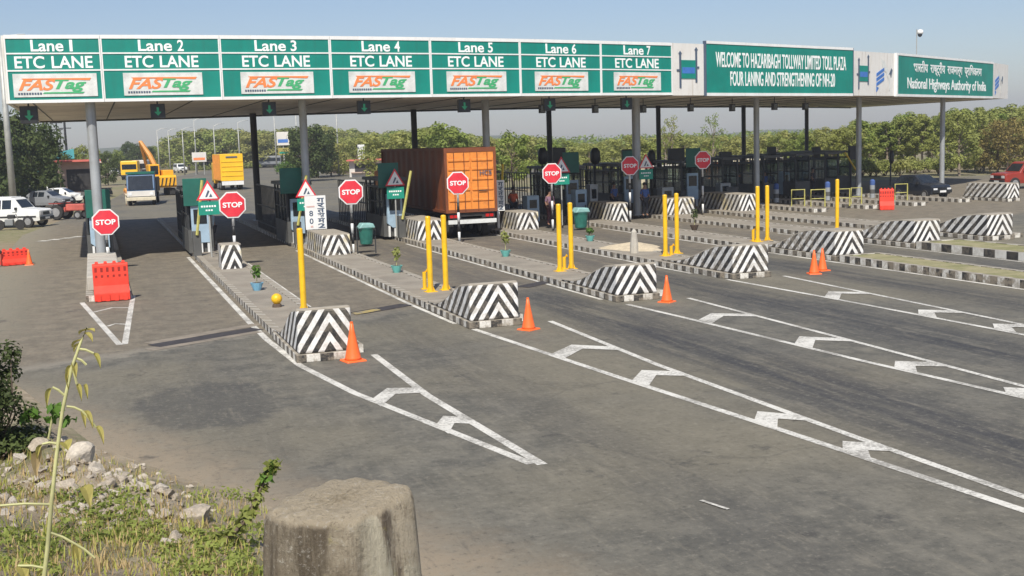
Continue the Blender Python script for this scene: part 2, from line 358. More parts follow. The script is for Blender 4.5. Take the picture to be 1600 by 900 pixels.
def tag(o, label=None, cat=None, group=None, kind=None):
    if label: o['label'] = label
    if cat: o['category'] = cat
    if group: o['group'] = group
    if kind: o['kind'] = kind
    return o
def thing(name, label, cat, loc=(0, 0, 0), rz=0, group=None):
    o = bpy.data.objects.new(name, None); C.objects.link(o); o.empty_display_size = .2
    o.location = loc; o.rotation_euler = (0, 0, rz); return tag(o, label, cat, group)
def dup(o, loc=None, rz=None, label=None, group=None, scale=None, parent=None):
    c = o.copy(); C.objects.link(c)
    if parent: c.parent = parent
    if loc is not None: c.location = loc
    if rz is not None: c.rotation_euler = (0, 0, rz)
    if scale is not None: c.scale = scale if isinstance(scale, (tuple, list)) else (scale,)*3
    if label: c['label'] = label
    if group: c['group'] = group
    for ch in list(o.children): dup(ch, parent=c)
    return c
def text(s, m, name, parent, box, y, shear=0.0, bold=0.0, fit=True, depth=.012):
    """letters as a thin mesh in the XZ plane, facing -Y, fitted to box = (x0, x1, z0, z1)"""
    cu = bpy.data.curves.new('letters', 'FONT'); cu.body = s; cu.shear = shear; cu.offset = bold; cu.extrude = .01
    ob = bpy.data.objects.new('letters', cu); C.objects.link(ob)
    dg = bpy.context.evaluated_depsgraph_get(); me = bpy.data.meshes.new_from_object(ob.evaluated_get(dg))
    bpy.data.objects.remove(ob); bpy.data.curves.remove(cu)
    xs = [v.co.x for v in me.vertices]; ys = [v.co.y for v in me.vertices]
    x0, x1, z0, z1 = box; sx = (x1-x0)/(max(xs)-min(xs)); sz = (z1-z0)/(max(ys)-min(ys))
    if not fit: sx = sz = min(sx, sz)
    mx, my = (max(xs)+min(xs))/2, (max(ys)+min(ys))/2
    for v in me.vertices:
        a, b, c = v.co; v.co = ((x0+x1)/2+(a-mx)*sx, y-(depth if c > 0 else 0), (z0+z1)/2+(b-my)*sz)
    me.name = name; me.materials.clear(); me.materials.append(M[m])
    o = bpy.data.objects.new(name, me); C.objects.link(o); o.parent = parent; return o
def sheet(name, poly, z, m, kind='structure'):
    o = MB().add([(x, y, z) for x, y in poly], [list(range(len(poly)))]).build(name, m); return tag(o, kind=kind)
def interp(tab, x):
    if x <= tab[0][0]: return tab[0][1]
    for (a, b), (c, d) in zip(tab, tab[1:]):
        if x <= c: return b+(d-b)*(x-a)/(c-a)
    return tab[-1][1]

# ------------------------------------------------------------------ ground, road, paint
g0 = MB()
N = 40
xs = [-1500+3300*i/N for i in range(N+1)]; ys = [-60+2600*(i/N)**1.6 for i in range(N+1)]
g0.add([(x, y, -.03) for y in ys for x in xs], [(j*(N+1)+i, j*(N+1)+i+1, (j+1)*(N+1)+i+1, (j+1)*(N+1)+i) for j in range(N) for i in range(N)])
tag(g0.build('ground', 'dry_ground'), kind='structure')
sheet('road', [(-3.9, -5), (95, -5), (95, 84), (34, 84), (34, 130), (37, 200), (48, 300), (30, 300), (19, 240), (8, 180), (2.6, 130), (0, 100), (-2.2, 84), (-3.9, 70)], 0, 'asphalt')
sheet('far_road', [(38, 128), (58, 128), (80, 260), (62, 290), (50, 230)], -.012, 'asphalt')
paint = MB()
def strip(pts, wd=.14):
    pts = [Vector((p[0], p[1], 0)) for p in pts]; L = []; Rr = []
    for i, p in enumerate(pts):
        d = (pts[min(i+1, len(pts)-1)]-pts[max(i-1, 0)]).normalized(); nrm = Vector((-d.y, d.x, 0))*wd/2
        L.append((p+nrm)); Rr.append(p-nrm)
    n = len(pts); z = strip.z; strip.z += .00025
    paint.add([(a.x, a.y, z) for a in L]+[(a.x, a.y, z) for a in Rr], [(n+i, n+i+1, i+1, i) for i in range(n-1)])
strip.z = .0045
def pxs(*q): return [at(*a) for a in q]
strip(pxs((128, 473), (187, 539))); strip(pxs((208, 462), (195, 538))); strip(pxs((146, 488), (175, 481), (204, 481)), .1); strip(pxs((168, 510), (180, 506), (200, 507)), .1)
strip([(3.47, 50), (3.47, 30), (3.5, 27), (3.66, 23.4), (4.1, 20.3), (5.33, 14.6)], .15); strip([(5.28, 23.9), (5.22, 19.5), (5.45, 14.5)], .15)
strip([(5.35, 46), (5.35, 32)], .1)
strip([(7.92, 50), (7.92, 31), (8.0, 27)], .12); strip([(8.15, 26), (8.45, 22.9), (8.8, 19.3), (9.3, 14.6), (9.72, 10.2), (10.1, 6.5)], .15); strip([(10.15, 26.2), (9.95, 20), (10.0, 14), (10.08, 10.6), (10.2, 6.5)], .14)
strip([(9.85, 46), (9.8, 32)], .1)
strip([(12.72, 50), (12.75, 29)], .12); strip([(12.95, 27.8), (13.15, 25), (13.5, 18.6), (13.85, 14.6), (14.2, 10)], .14); strip([(14.85, 28), (14.65, 21), (14.45, 15.3), (14.35, 10)], .13)
strip([(17.55, 52), (17.6, 33)], .12); strip([(17.75, 31), (17.95, 26), (18.05, 20), (18.1, 14)], .14); strip([(19.6, 30.8), (19.25, 25), (18.95, 20), (18.7, 14)], .13)
strip([(22.98, 52), (23.0, 36), (23.05, 30), (23.1, 18)], .14); strip([(25.3, 38), (25.3, 12)], .10); strip([(27.7, 44), (27.7, 25)], .1)
def chev(a, b, c, wd):
    z = strip.z; strip.z += .00025; q = [a, b, c]
    paint.add([(x, y, z) for x, y in q]+[(x+.02, y-wd*(1, .9, .8)[i], z) for i, (x, y) in enumerate(q)], [(0, 3, 4, 1), (1, 4, 5, 2)])
for q in [[(4.25, 19.6), (4.72, 20.4), (5.22, 20.2)], [(4.75, 17.3), (5.03, 17.85), (5.3, 17.6)], [(8.57, 22.1), (9.35, 22.9), (9.95, 22.3)], [(8.86, 18.9), (9.45, 19.7), (9.94, 19.3)],
          [(9.2, 15.3), (9.6, 15.85), (10.0, 15.4)], [(9.42, 13.35), (9.7, 13.75), (10.03, 13.45)], [(13.25, 24.5), (14.05, 25.3), (14.75, 24.7)], [(13.42, 20.7), (14.0, 21.4), (14.6, 20.8)],
          [(13.6, 17.7), (14.0, 18.2), (14.5, 17.8)], [(13.8, 15.1), (14.1, 15.5), (14.4, 15.2)], [(17.98, 26.3), (18.65, 27.1), (19.3, 26.5)], [(18.03, 22.6), (18.5, 23.2), (19.05, 22.7)], [(18.1, 20.2), (18.5, 20.7), (18.95, 20.3)]]:
    chev(*q, .62)
for i in range(4): strip([at(63+18*i, 377.5-2.2*i), at(74+18*i, 376-2.2*i)], .62)
strip(pxs((1095, 783), (1138, 797)), .05)
tag(paint.build('road_marking', 'road_paint'), kind='structure')
tr = MB()
for a, b in (((240, 541), (402, 514)), ((556, 490), (636, 476)), ((815, 449), (858, 440))):
    p, q = at(*a), at(*b); d = (q-p).normalized(); n_ = Vector((-d.y, d.x, 0))*.27
    tr.add([(v.x, v.y, .010) for v in (p-n_, q-n_, q+n_, p+n_)], [(0, 1, 2, 3)])
tag(tr.build('drain_trench', 'trench_dark'), kind='structure')
yb = MB(); p, q = at(553, 491), at(592, 484); n_ = Vector((-.1, .9, 0))*.2
yb.add([(v.x, v.y, .014) for v in (p-n_, q-n_, q+n_, p+n_)], [(0, 1, 2, 3)]); tag(yb.build('yellow_marking', 'yellow_road_paint'), kind='structure')
# trench kerb lips
jl = MB()
for a, b in (((232, 547), (405, 518)), ((232, 537), (402, 507))):
    p, q = at(*a), at(*b); d = (q-p).normalized(); n_ = Vector((-d.y, d.x, 0))*.2
    jl.add([(v.x, v.y, .007) for v in (p-n_, q-n_, q+n_, p+n_)], [(0, 1, 2, 3)])
tag(jl.build('trench_edge', 'trench_lip'), kind='structure')
# low far ridge
hl = MB(); n = 90
for j, (dy, hh) in enumerate(((0, 0), (60, .6), (160, 1), (400, .8))):
    for i in range(n+1):
        a = -.55+2.0*i/n; dist = 1150+dy
        h = hh*(7.5+3.5*math.sin(i*.21+1)+2*math.sin(i*.53)+1.2*math.sin(i*1.3))
        hl.v.append((dist*math.sin(a), dist*math.cos(a), h-.5))
for j in range(3):
    for i in range(n): k = j*(n+1)+i; hl.f.append([k, k+1, k+n+2, k+n+1])
tag(hl.build('hills', 'hill_scrub', smooth=True), kind='structure')

# near bank: falls from the photographer's feet to the road edge
EDGE = [(-9, 50), (-4.2, 36), (-2.1, 26), (-.25, 18.4), (.8, 16.2), (1.75, 14.3), (2.85, 11.3), (4, 8.2), (6, 4.5), (9, 2)]
PROF = [(0, 2.95), (.12, 2.85), (.25, 2.28), (.37, 1.68), (.5, 1.15), (.62, .78), (.75, .5), (.88, .2), (.97, .03), (1.0, .0), (1.08, -.12)]
def bank_z(x, y):
    u = y/interp(EDGE, x) if y > 0 else 0
    z = interp(PROF, u)
    b = .5*math.exp(-((x+.9)/1.1)**2-((u-.74)/.10)**2)+.22*math.exp(-((x-.6)/.6)**2-((u-.72)/.1)**2)
    if u < .98: z += b*(1 if u < .9 else (.98-u)/.08)+.05*math.sin(x*5+y*2)*math.sin(y*3.1-x)*(1-u)
    return z
bk = MB(); nx, ny = 90, 110
for j in range(ny+1):
    for i in range(nx+1):
        x = -9+18*i/nx; u = -.3+1.38*j/ny; y = u*interp(EDGE, x) if u > 0 else u*12
        bk.v.append((x, y, bank_z(x, y)+(.03*random.uniform(-1, 1) if u < .95 else 0)))
for j in range(ny):
    for i in range(nx): k = j*(nx+1)+i; bk.f.append([k, k+1, k+nx+2, k+nx+1])
tag(bk.build('bank', 'bank_soil', smooth=True), kind='structure')

# ------------------------------------------------------------------ canopy
ZB, ZT = 6.31, 8.81
def Yf(X): return 48.16+.0076*X+.00552*X*X
BACK = [(-2.85, 76), (6, 74.5), (13, 72), (20, 70), (29, 71), (36, 74), (47, 79), (58, 86), (65.6, 92)]
stations = [-2.85, .62, 5.06, 9.5, 13.92, 18.28, 22.66, 26.99, 29.15, 41.25, 46.15, 61.5, 65.7]
can = thing('toll_canopy', 'long white toll plaza canopy on grey steel columns', 'canopy')
fa = MB()
for a, b in zip(stations, stations[1:]):
    A, B = Vector((a, Yf(a), 0)), Vector((b, Yf(b), 0)); d = (B-A).normalized(); n_ = Vector((-d.y, d.x, 0))*.18
    fa.prism([(A.x, A.y), (B.x, B.y), (B.x+n_.x, B.y+n_.y), (A.x+n_.x, A.y+n_.y)], ZB, ZT)
for s_, e in ((-2.85, 1), (65.7, -1)):
    fa.box(min(s_, s_+.15*e), max(s_, s_+.15*e), Yf(s_)+.2, interp(BACK, s_), ZB, ZT-.6)
fa.build('fascia', 'fascia_white', can)
sf = MB()
for a, b in zip(stations, stations[1:]):
    sf.add([(a, Yf(a)+.19, ZB+.06), (b, Yf(b)+.19, ZB+.06), (b, interp(BACK, b), ZB+.06), (a, interp(BACK, a), ZB+.06),
            (a, Yf(a)+.19, ZB+.09), (b, Yf(b)+.19, ZB+.09), (b, interp(BACK, b), ZB+.09), (a, interp(BACK, a), ZB+.09)], [(3, 2, 1, 0), (4, 5, 6, 7), (0, 1, 5, 4), (2, 3, 7, 6), (1, 2, 6, 5), (3, 0, 4, 7)])
sf.build('soffit', 'soffit', can)
rf = MB()
for a, b in zip(stations, stations[1:]):
    v = [(a, Yf(a)+.2, ZB+.95), (b, Yf(b)+.2, ZB+.95), (b, interp(BACK, b)-.05, ZB+.45), (a, interp(BACK, a)-.05, ZB+.45)]
    rf.add(v+[(x, y, z+.1) for x, y, z in v], [(3, 2, 1, 0), (4, 5, 6, 7), (0, 1, 5, 4), (2, 3, 7, 6), (1, 2, 6, 5), (3, 0, 4, 7)])
rf.build('roof', 'roof_sheet', can)
bf = MB()
for a, b in zip(stations, stations[1:]):
    A, B = Vector((a, interp(BACK, a), 0)), Vector((b, interp(BACK, b), 0)); d = (B-A).normalized(); n_ = Vector((-d.y, d.x, 0))*.12
    bf.prism([(A.x, A.y), (B.x, B.y), (B.x+n_.x, B.y+n_.y), (A.x+n_.x, A.y+n_.y)], ZB-.04, ZB+.6)
bf.build('back_fascia', 'booth_grey', can)
seam = MB()
for a in range(-2, 64, 3):
    seam.box(a, a+.05, Yf(a)+.3, interp(BACK, a)-.2, ZB+.035, ZB+.057)
seam.build('soffit_seam', 'booth_grey', can)
cols1 = [(.10, 48.9, .19), (8.75, 51.5, .17), (18.4, 55.5, .18), (27.55, 57.6, .22), (36.8, 60.7, .17), (46, 63.6, .17), (55.6, 67.4, .17)]
cols2 = [(.1, 70.5, .16), (9.0, 70, .19), (18.4, 69.2, .18), (27.5, 70.2, .17), (36.6, 73, .16), (45.6, 77, .16), (55, 83, .16)]
for x, y, r in cols1+cols2:
    c = MB().tube([(x, y, .1), (x, y, ZB+.06)], r, 16, False).build('column', 'column_steel' if (x, y, r) in cols1 else 'dark_steel', can, smooth=True)  # rear row in darker steel: canopy shade put into its colour
    MB().box(x-r-.12, x+r+.12, y-r-.12, y+r+.12, .15, .2).build('base_plate', 'column_steel', c)

# ------------------------------------------------------------------ signs on the canopy
def sign_frame(xa, xb, name, label, cat, group=None, off=.02):
    A, B = Vector((xa, Yf(xa), 0)), Vector((xb, Yf(xb), 0)); d = B-A; n_ = Vector((d.y, -d.x, 0)).normalized()*off
    t = thing(name, label, cat, ((A.x+B.x)/2+n_.x, (A.y+B.y)/2+n_.y, ZB), math.atan2(d.y, d.x), group); return t, d.length
H = ZT-ZB
def logo(parent, x0, x1, z0, z1, y):
    pl = MB().box(x0, x1, y-.03, y, z0, z1).build('logo_plate', 'logo_pale', parent); w_, h_ = x1-x0, z1-z0
    yy = y-.031
    text('FAS', 'logo_orange', 'orange_lettering', pl, (x0+.06*w_, x0+.50*w_, z0+.28*h_, z0+.76*h_), yy, .35, .028)
    text('Tag', 'logo_green', 'green_lettering', pl, (x0+.49*w_, x0+.87*w_, z0+.20*h_, z0+.76*h_), yy, .35, .028)
    MB().prism([(x0+.10*w_, z0+.80*h_), (x0+.93*w_, z0+.80*h_), (x0+.91*w_, z0+.70*h_), (x0+.62*w_, z0+.74*h_), (x0+.12*w_, z0+.755*h_)], yy-.015, yy, 'y').build('orange_stroke', 'logo_orange', pl)
    MB().prism([(x0+.36*w_, z0+.20*h_), (x0+.84*w_, z0+.20*h_), (x0+.82*w_, z0+.13*h_), (x0+.34*w_, z0+.14*h_)], yy-.015, yy, 'y').build('green_stroke', 'logo_green', pl)
    st = MB()
    for i in range(9): a = x0+(.05+.032*i)*w_; st.box(a, a+.022*w_, yy-.012, yy, z0+.10*h_, z0+.19*h_)
    st.build('small_print', 'logo_dark', pl)
bd = stations[:8]
for i in range(7):
    t, L = sign_frame(bd[i]+(.09 if i == 0 else 0), bd[i+1], 'lane_sign', 'green canopy sign reading Lane %d over ETC LANE with a tag logo plate' % (i+1), 'lane sign', 'lane signs along the canopy front')
    h = L/2-.004
    MB().box(-h, h, -.06, 0, .12, H-.13).build('panel', 'sign_green', t)
    f = MB()
    f.box(-h, h, -.09, 0, H-.127, H+.015); f.box(-h, h, -.09, 0, 0, .117)
    for z in (1.17, 1.80): f.box(-h+.05, h-.05, -.085, -.062, z, z+.055)
    f.box(-h, -h+.05, -.086, -.062, .12, H-.13); f.box(h-.05, h, -.086, -.062, .12, H-.13)
    f.build('frame', 'sign_white', t)
    w1 = 1.7 if i else 1.55; w2 = 2.75
    text('Lane', 'lettering_white', 'lane_word', t, (-w1/2, w1*.24, 1.90, 2.33), -.062, 0, .018)
    text('%d' % (i+1), 'lettering_white', 'lane_number', t, (w1*(.36 if i else .38), w1*(.5 if i else .45), 1.90, 2.33), -.062, 0, .018)
    text('ETC', 'lettering_white', 'toll_word', t, (-w2/2, -w2*.12, 1.28, 1.73), -.062, 0, .018); text('LANE', 'lettering_white', 'lane_word', t, (-w2*.03, w2/2, 1.28, 1.73), -.062, 0, .018)
    logo(t, -1.48, 1.48, .22, 1.08, -.062)
def htl_mark(parent, cx, y):
    MB().prism([(cx-.62, .35), (cx-.5, .35), (cx-.5, 2.0), (cx-.44, 2.0), (cx-.56, 2.14), (cx-.68, 2.0), (cx-.62, 2.0), (cx-.62, 1.25), (cx-.8, 1.25), (cx-.8, 1.15), (cx-.62, 1.15)], y-.03, y, 'y').build('dark_upright', 'logo_dark', parent)
    MB().prism([(cx+.5, .62), (cx+.62, .62), (cx+.62, 1.3), (cx+.76, 1.3), (cx+.76, 1.4), (cx+.62, 1.4), (cx+.62, 2.2), (cx+.68, 2.2), (cx+.56, 2.34), (cx+.44, 2.2), (cx+.5, 2.2)], y-.03, y, 'y').build('dark_upright', 'logo_dark', parent)
    MB().box(cx-.497, cx+.497, y-.03, y, .8, 1.7).build('green_block', 'sign_green', parent)
    MB().box(cx-.44, cx+.44, y-.036, y-.0305, 1.05, 1.35).build('blue_band', 'logo_blue', parent)
def leaf_mark(parent, cx, y, s=1.0):
    p = MB()
    p.prism([(cx-.25*s, 2.15), (cx+.15*s, 2.0), (cx+.55*s, 1.55), (cx+.75*s, .9), (cx+.8*s, .3), (cx+.7*s, .3), (cx+.6*s, .9), (cx+.35*s, 1.35), (cx-.05*s, 1.55)], y-.02, y, 'y')
    p.build('pale_leaf', 'logo_pale', parent)
    p = MB()
    for k in range(3): z = .55+.28*k; p.prism([(cx-.75*s, z), (cx+.1*s, z+.35), (cx+.1*s, z+.53), (cx-.75*s, z+.18)], y-.026, y-.0, 'y')
    p.prism([(cx-.75*s, .2), (cx-.5*s, .45), (cx-.75*s, .52)], y-.026, y, 'y')
    p.build('blue_stripes', 'logo_blue', parent)
    MB().prism([(cx+.62*s, 1.2), (cx+.95*s, 1.62), (cx+1.05*s, 1.5), (cx+.9*s, 1.05), (cx+.78*s, 1.32)], y-.026, y, 'y').build('dark_flick', 'logo_dark', parent)
t, L = sign_frame(26.99, 29.15, 'emblem_panel', 'white canopy panel with a green block between dark uprights, next to the Lane 7 sign', 'emblem panel'); h = L/2-.004
MB().box(-h, h, -.04, 0, -.02, H+.01).build('panel', 'fascia_white', t); htl_mark(t, 0, -.041)
t, L = sign_frame(29.15, 41.25, 'welcome_board', 'wide green canopy board with two lines of white welcome text', 'signboard', None, .10); h = L/2-.02
MB().box(-h, h, -.08, .08, .1, H+.02).build('panel', 'sign_green', t)
f = MB(); f.box(-h, h, -.11, .08, H+.024, H+.16); f.box(-h, h, -.11, .08, -.05, .097); f.build('frame', 'sign_white', t)
f = MB(); f.box(-h-.06, -h-.004, -.10, .08, -.05, H+.16); f.box(h+.004, h+.06, -.10, .08, -.05, H+.16); f.build('edge_strip', 'logo_dark', t)
text('WELCOME TO HAZARIBAGH TOLLWAY LIMITED TOLL PLAZA', 'lettering_white', 'upper_lettering', t, (-5.75, 5.8, 1.38, 2.14), -.082, 0, .014)
text('FOUR LANING AND STRENGTHENING OF NH-20', 'lettering_white', 'lower_lettering', t, (-4.6, 4.7, .45, 1.19), -.082, 0, .014)
t, L = sign_frame(41.25, 46.15, 'emblem_panel', 'white canopy panel bearing two emblems, between the welcome board and the authority board', 'emblem panel'); h = L/2-.004
MB().box(-h, h, -.04, 0, -.02, H+.01).build('panel', 'fascia_white', t); htl_mark(t, -1.3, -.041); leaf_mark(t, 1.1, -.041, 1.1)
t, L = sign_frame(46.15, 61.5, 'authority_board', 'green canopy board with a Hindi line above National Highways Authority of India', 'signboard', None, .1); h = L/2-.02
MB().box(-h, h, -.08, .08, .1, H-.1).build('panel', 'sign_green', t)
f = MB(); f.box(-h, h, -.11, .08, H-.097, H+.04); f.box(-h, h, -.11, .08, -.05, .097); f.box(-h-.2, -h-.004, -.1, .08, -.05, H+.04); f.build('frame', 'sign_white', t)
text('भारतीय  राष्ट्रीय  राजमार्ग  प्रािधकरण', 'lettering_white', 'upper_lettering', t, (-6.4, 6.4, 1.27, 2.2), -.082, 0, .018)
text('National Highways Authority of India', 'lettering_white', 'lower_lettering', t, (-7.4, 7.4, .24, 1.12), -.082, 0, .016)
t, L = sign_frame(61.5, 65.7, 'emblem_panel', 'white canopy panel with one leaf emblem at the far right canopy end', 'emblem panel'); h = L/2-.004
MB().box(-h, h, -.04, 0, -.02, H+.01).build('panel', 'fascia_white', t); leaf_mark(t, -.5, -.041, 1.3)

# lane signals under the canopy edge
sig = [(-2.11, 5.69), (2.59, 5.83), (6.96, 6.0), (10.98, 6.07), (15.63, 6.09), (20.02, 6.13), (24.44, 6.10)]
wh = ['Lane 1 sign', 'Lane 2 sign', 'Lane 3 sign', 'Lane 4 sign', 'Lane 5 sign', 'Lane 6 sign', 'Lane 7 sign']
sproto = None
for i, (x, z) in enumerate(sig):
    lab = 'black lane signal box hanging under the green %s' % wh[i]
    if not sproto:
        sproto = thing('lane_signal', lab, 'lane signal', (x, Yf(x)+.5, ZB-.75), 0, 'lane signals under the canopy edge')
        MB().box(-.32, .32, -.12, .12, 0, .66).build('housing', 'black_plastic', sproto, bevel=.015)
        MB().box(-.03, .03, -.03, .03, .66, .80).build('bracket', 'dark_steel', sproto)
        MB().prism([(-.05, .5), (.05, .5), (.05, .3), (.16, .3), (0, .12), (-.16, .3), (-.05, .3)], -.13, -.121, 'y').build('green_arrow', 'signal_arrow', sproto)
    else: dup(sproto, (x, Yf(x)+.5, ZB-.66), 0, lab, scale=.86)
fproto = None
fl = [(847, 54.4), (930, 56.8), (1005, 59.1), (1079, 58.8), (1144, 61.0), (1210, 60.4), (1258, 62.2)]
flw = ['left of the dark sixth-lane column', 'under the boundary of Lane 6 and Lane 7 signs', 'beside the tall grey column below the Lane 7 sign', 'under the emblem panel beside the welcome board', 'below the left part of the welcome board', 'below the middle of the welcome board', 'near the right end of the welcome board']
for i, (px, Y) in enumerate(fl):
    p = atY(px, 172, Y); lab = 'small dark floodlight box, ' + flw[i]
    if not fproto:
        fproto = thing('floodlight', lab, 'floodlight', (p.x, Y, ZB-.68), 0, 'floodlights under the canopy')
        MB().box(-.14, .14, -.14, .14, 0, .42).build('housing', 'black_plastic', fproto, bevel=.02); MB().tube([(0, 0, .42), (0, 0, .74)], .025, 6).build('stem', 'dark_steel', fproto)
        MB().box(-.11, .11, -.15, -.141, .06, .36).build('lens', 'glass_dark', fproto)
    else: dup(fproto, (p.x, Y, ZB-.68), 0, lab)
p = atY(1432, 95, 64.0)
t = thing('surveillance_camera', 'white surveillance camera on a thin mast above the authority board', 'camera', (p.x, 64, ZB+1.02))
MB().tube([(0, 0, 0), (0, 0, 3.3)], .03, 8).build('mast', 'pole_grey', t); MB().tube([(0, 0, 3.2), (.25, 0, 3.25)], .025, 6).build('bracket', 'pole_grey', t)
MB().lathe([(.02, .3), (.19, .24), (.21, .1), (.18, 0)], 14, (.25, 0, 3.0)).build('housing', 'car_white', t, smooth=True); MB().lathe([(.15, -.003), (.13, -.12), (.04, -.19)], 14, (.25, 0, 3.0)).build('dome', 'glass_dark', t, smooth=True)

# ------------------------------------------------------------------ toll islands, medians
def island(name, label, xl, xr, y0, y1, hgt=.17, paint_='kerb_paint', top='island_top', cat='toll island', group='toll islands between the lanes', kw=.2):
    t = thing(name, label, cat, ((xl+xr)/2, y0, 0), 0, group); h = (xr-xl)/2; L = y1-y0
    k = MB(); k.box(-h, -h+kw, kw, L-kw, -.02, hgt); k.box(h-kw, h, kw, L-kw, -.02, hgt); k.box(-h, h, 0, kw, -.02, hgt); k.box(-h, h, L-kw, L, -.02, hgt)
    k.build('kerb', paint_, t)
    MB().box(-h+kw, h-kw, kw, L-kw, -.02, hgt-.015).build('paved_top', top, t); return t
ISL = [(-.45, .85, 36.9, 76), (3.68, 5.15, 24.3, 78), (8.08, 9.6, 26.6, 78), (12.9, 14.5, 28.8, 78), (17.75, 19.4, 31.4, 78), (23.2, 24.75, 34.0, 78), (28.0, 29.7, 35.6, 80), (32.0, 33.9, 36.4, 82)]
side = ['behind the red barrier and the STOP sign of the leftmost column', 'carrying one single yellow post', 'carrying the white notice board', 'left of the orange truck', 'right of the orange truck', 'joined to the grassy median', 'whose tip joins the bold black and white kerb', 'rightmost with a striped ramp tip']
for s_, q in zip(side, ISL): island('toll_island', 'long kerbed concrete island ' + s_, *q)
for i, (xl, xr, y0) in enumerate([(36.3, 37.3, 54.1), (39.8, 40.8, 54.4), (43.1, 44.1, 54.5), (46.8, 47.7, 55.2)]):
    island('toll_island', ['short kerbed island of the oncoming side, behind the lone yellow post', 'kerbed island of the oncoming side, beside the upright orange barrier', 'kerbed island of the oncoming side, right of the upright orange barrier', 'kerbed island alongside the dark car'][i], xl, xr, y0, 84, .2)
island('grass_median', 'low grassy median strip with a worn dark kerb running out at the right edge', 23.25, 24.85, 8, 33.2, .22, 'kerb_paint', 'median_soil', 'median', None)
island('grass_median', 'grassy median strip with bold black and white kerb blocks at the right edge', 27.95, 29.9, 14, 35.2, .26, 'kerb_paint_bold', 'median_soil', 'median', None)

# striped crash ramps
def ramp(name, label, x, y, wd, L, h, rise, mat, group, plinth=True, apex=.1, drop=0.0):
    t = thing(name, label, 'crash barrier', (x+apex, y, 0), 0, group); a, b = -wd/2-apex, wd/2-apex
    m = MB(); zb = .17 if plinth else .02
    prof = [(0, zb), (.0, h-.04), (.05, h), (max(.1, rise*.8), h*.99)]+[(rise+(L-rise)*u, zb+.08+(h*.97-zb-.08)*(.5+.5*math.cos(math.pi*u))**1.55) for u in (0, .15, .3, .45, .6, .75, .9)]+[(L-.02, zb+.06), (L, zb)]; K = len(prof)
    m.add([(a, yy, zz) for yy, zz in prof]+[(b, yy, zz-drop) for yy, zz in prof], [list(range(K)), list(range(K, 2*K))]+[(i, (i+1) % K, K+(i+1) % K, K+i) for i in range(K)])
    m.build('ramp', mat, t, bevel=.045)
    if plinth: MB().box(a-.05, b+.05, -.06, L, 0, .167).build('plinth', 'kerb_paint_bold' if False else 'kerb_paint', t, bevel=.015)
    return t
gr = 'striped crash ramps at the island tips'
for (x, y, wd, L, h, rise, ds) in [(4.25, 23.75, 1.12, 3.4, 1.10, .25, 'with the single yellow post behind it'), (8.72, 26.1, 1.22, 3.8, 1.06, .25, 'nearest to the second orange cone from the left'), (13.5, 28.35, 1.2, 4.0, 1.0, .25, 'nearest to the third orange cone from the left'),
    (18.55, 30.95, 1.24, 4.8, 1.04, .4, 'the broad one right of the third orange cone'), (23.85, 33.45, 1.15, 5.0, 1.02, 1.3, 'right behind the pair of cones'), (28.6, 35.4, 1.16, 5.2, 1.02, .9, 'above the bold black and white kerb blocks'), (32.45, 36.0, 1.2, 5.0, 1.02, .7, 'furthest right of the near row')]:
    ramp('crash_ramp', 'chevron crash ramp at an island tip, ' + ds, x, y, wd, L, h, rise, 'chevron_paint', gr)
gr2 = 'striped barrier walls in front of the booths'
for (x, y, wd, L, h, ds) in [(4.42, 42.4, .72, 1.2, .95, 'short, at the foot of the second STOP sign from the left'), (8.72, 45.2, 1.1, 3.8, .88, 'below the white notice board'), (13.75, 49.5, 1.2, 4.8, .95, 'left of the orange truck wheels'), (19.2, 52.1, 1.1, 3.9, .9, 'right of the orange truck, yellowed paint'),
    (25.1, 54.5, .9, 3.5, .95, 'beside the tall green bin, yellowed paint'), (29.4, 56.1, 1.6, 4.4, .95, 'behind the third pair of yellow posts'), (33.45, 56.1, 1.0, 5.0, .98, 'behind the fourth pair of yellow posts'), (49.35, 53.8, .9, 3.7, .95, 'standing on its own right of the dark car')]:
    ramp('striped_barrier', 'low striped barrier wall ' + ds, x, y, wd, L, h+.1, L*.85, 'chevron_paint_fine' if x < 35 else 'chevron_paint', gr2, plinth=x > 35)

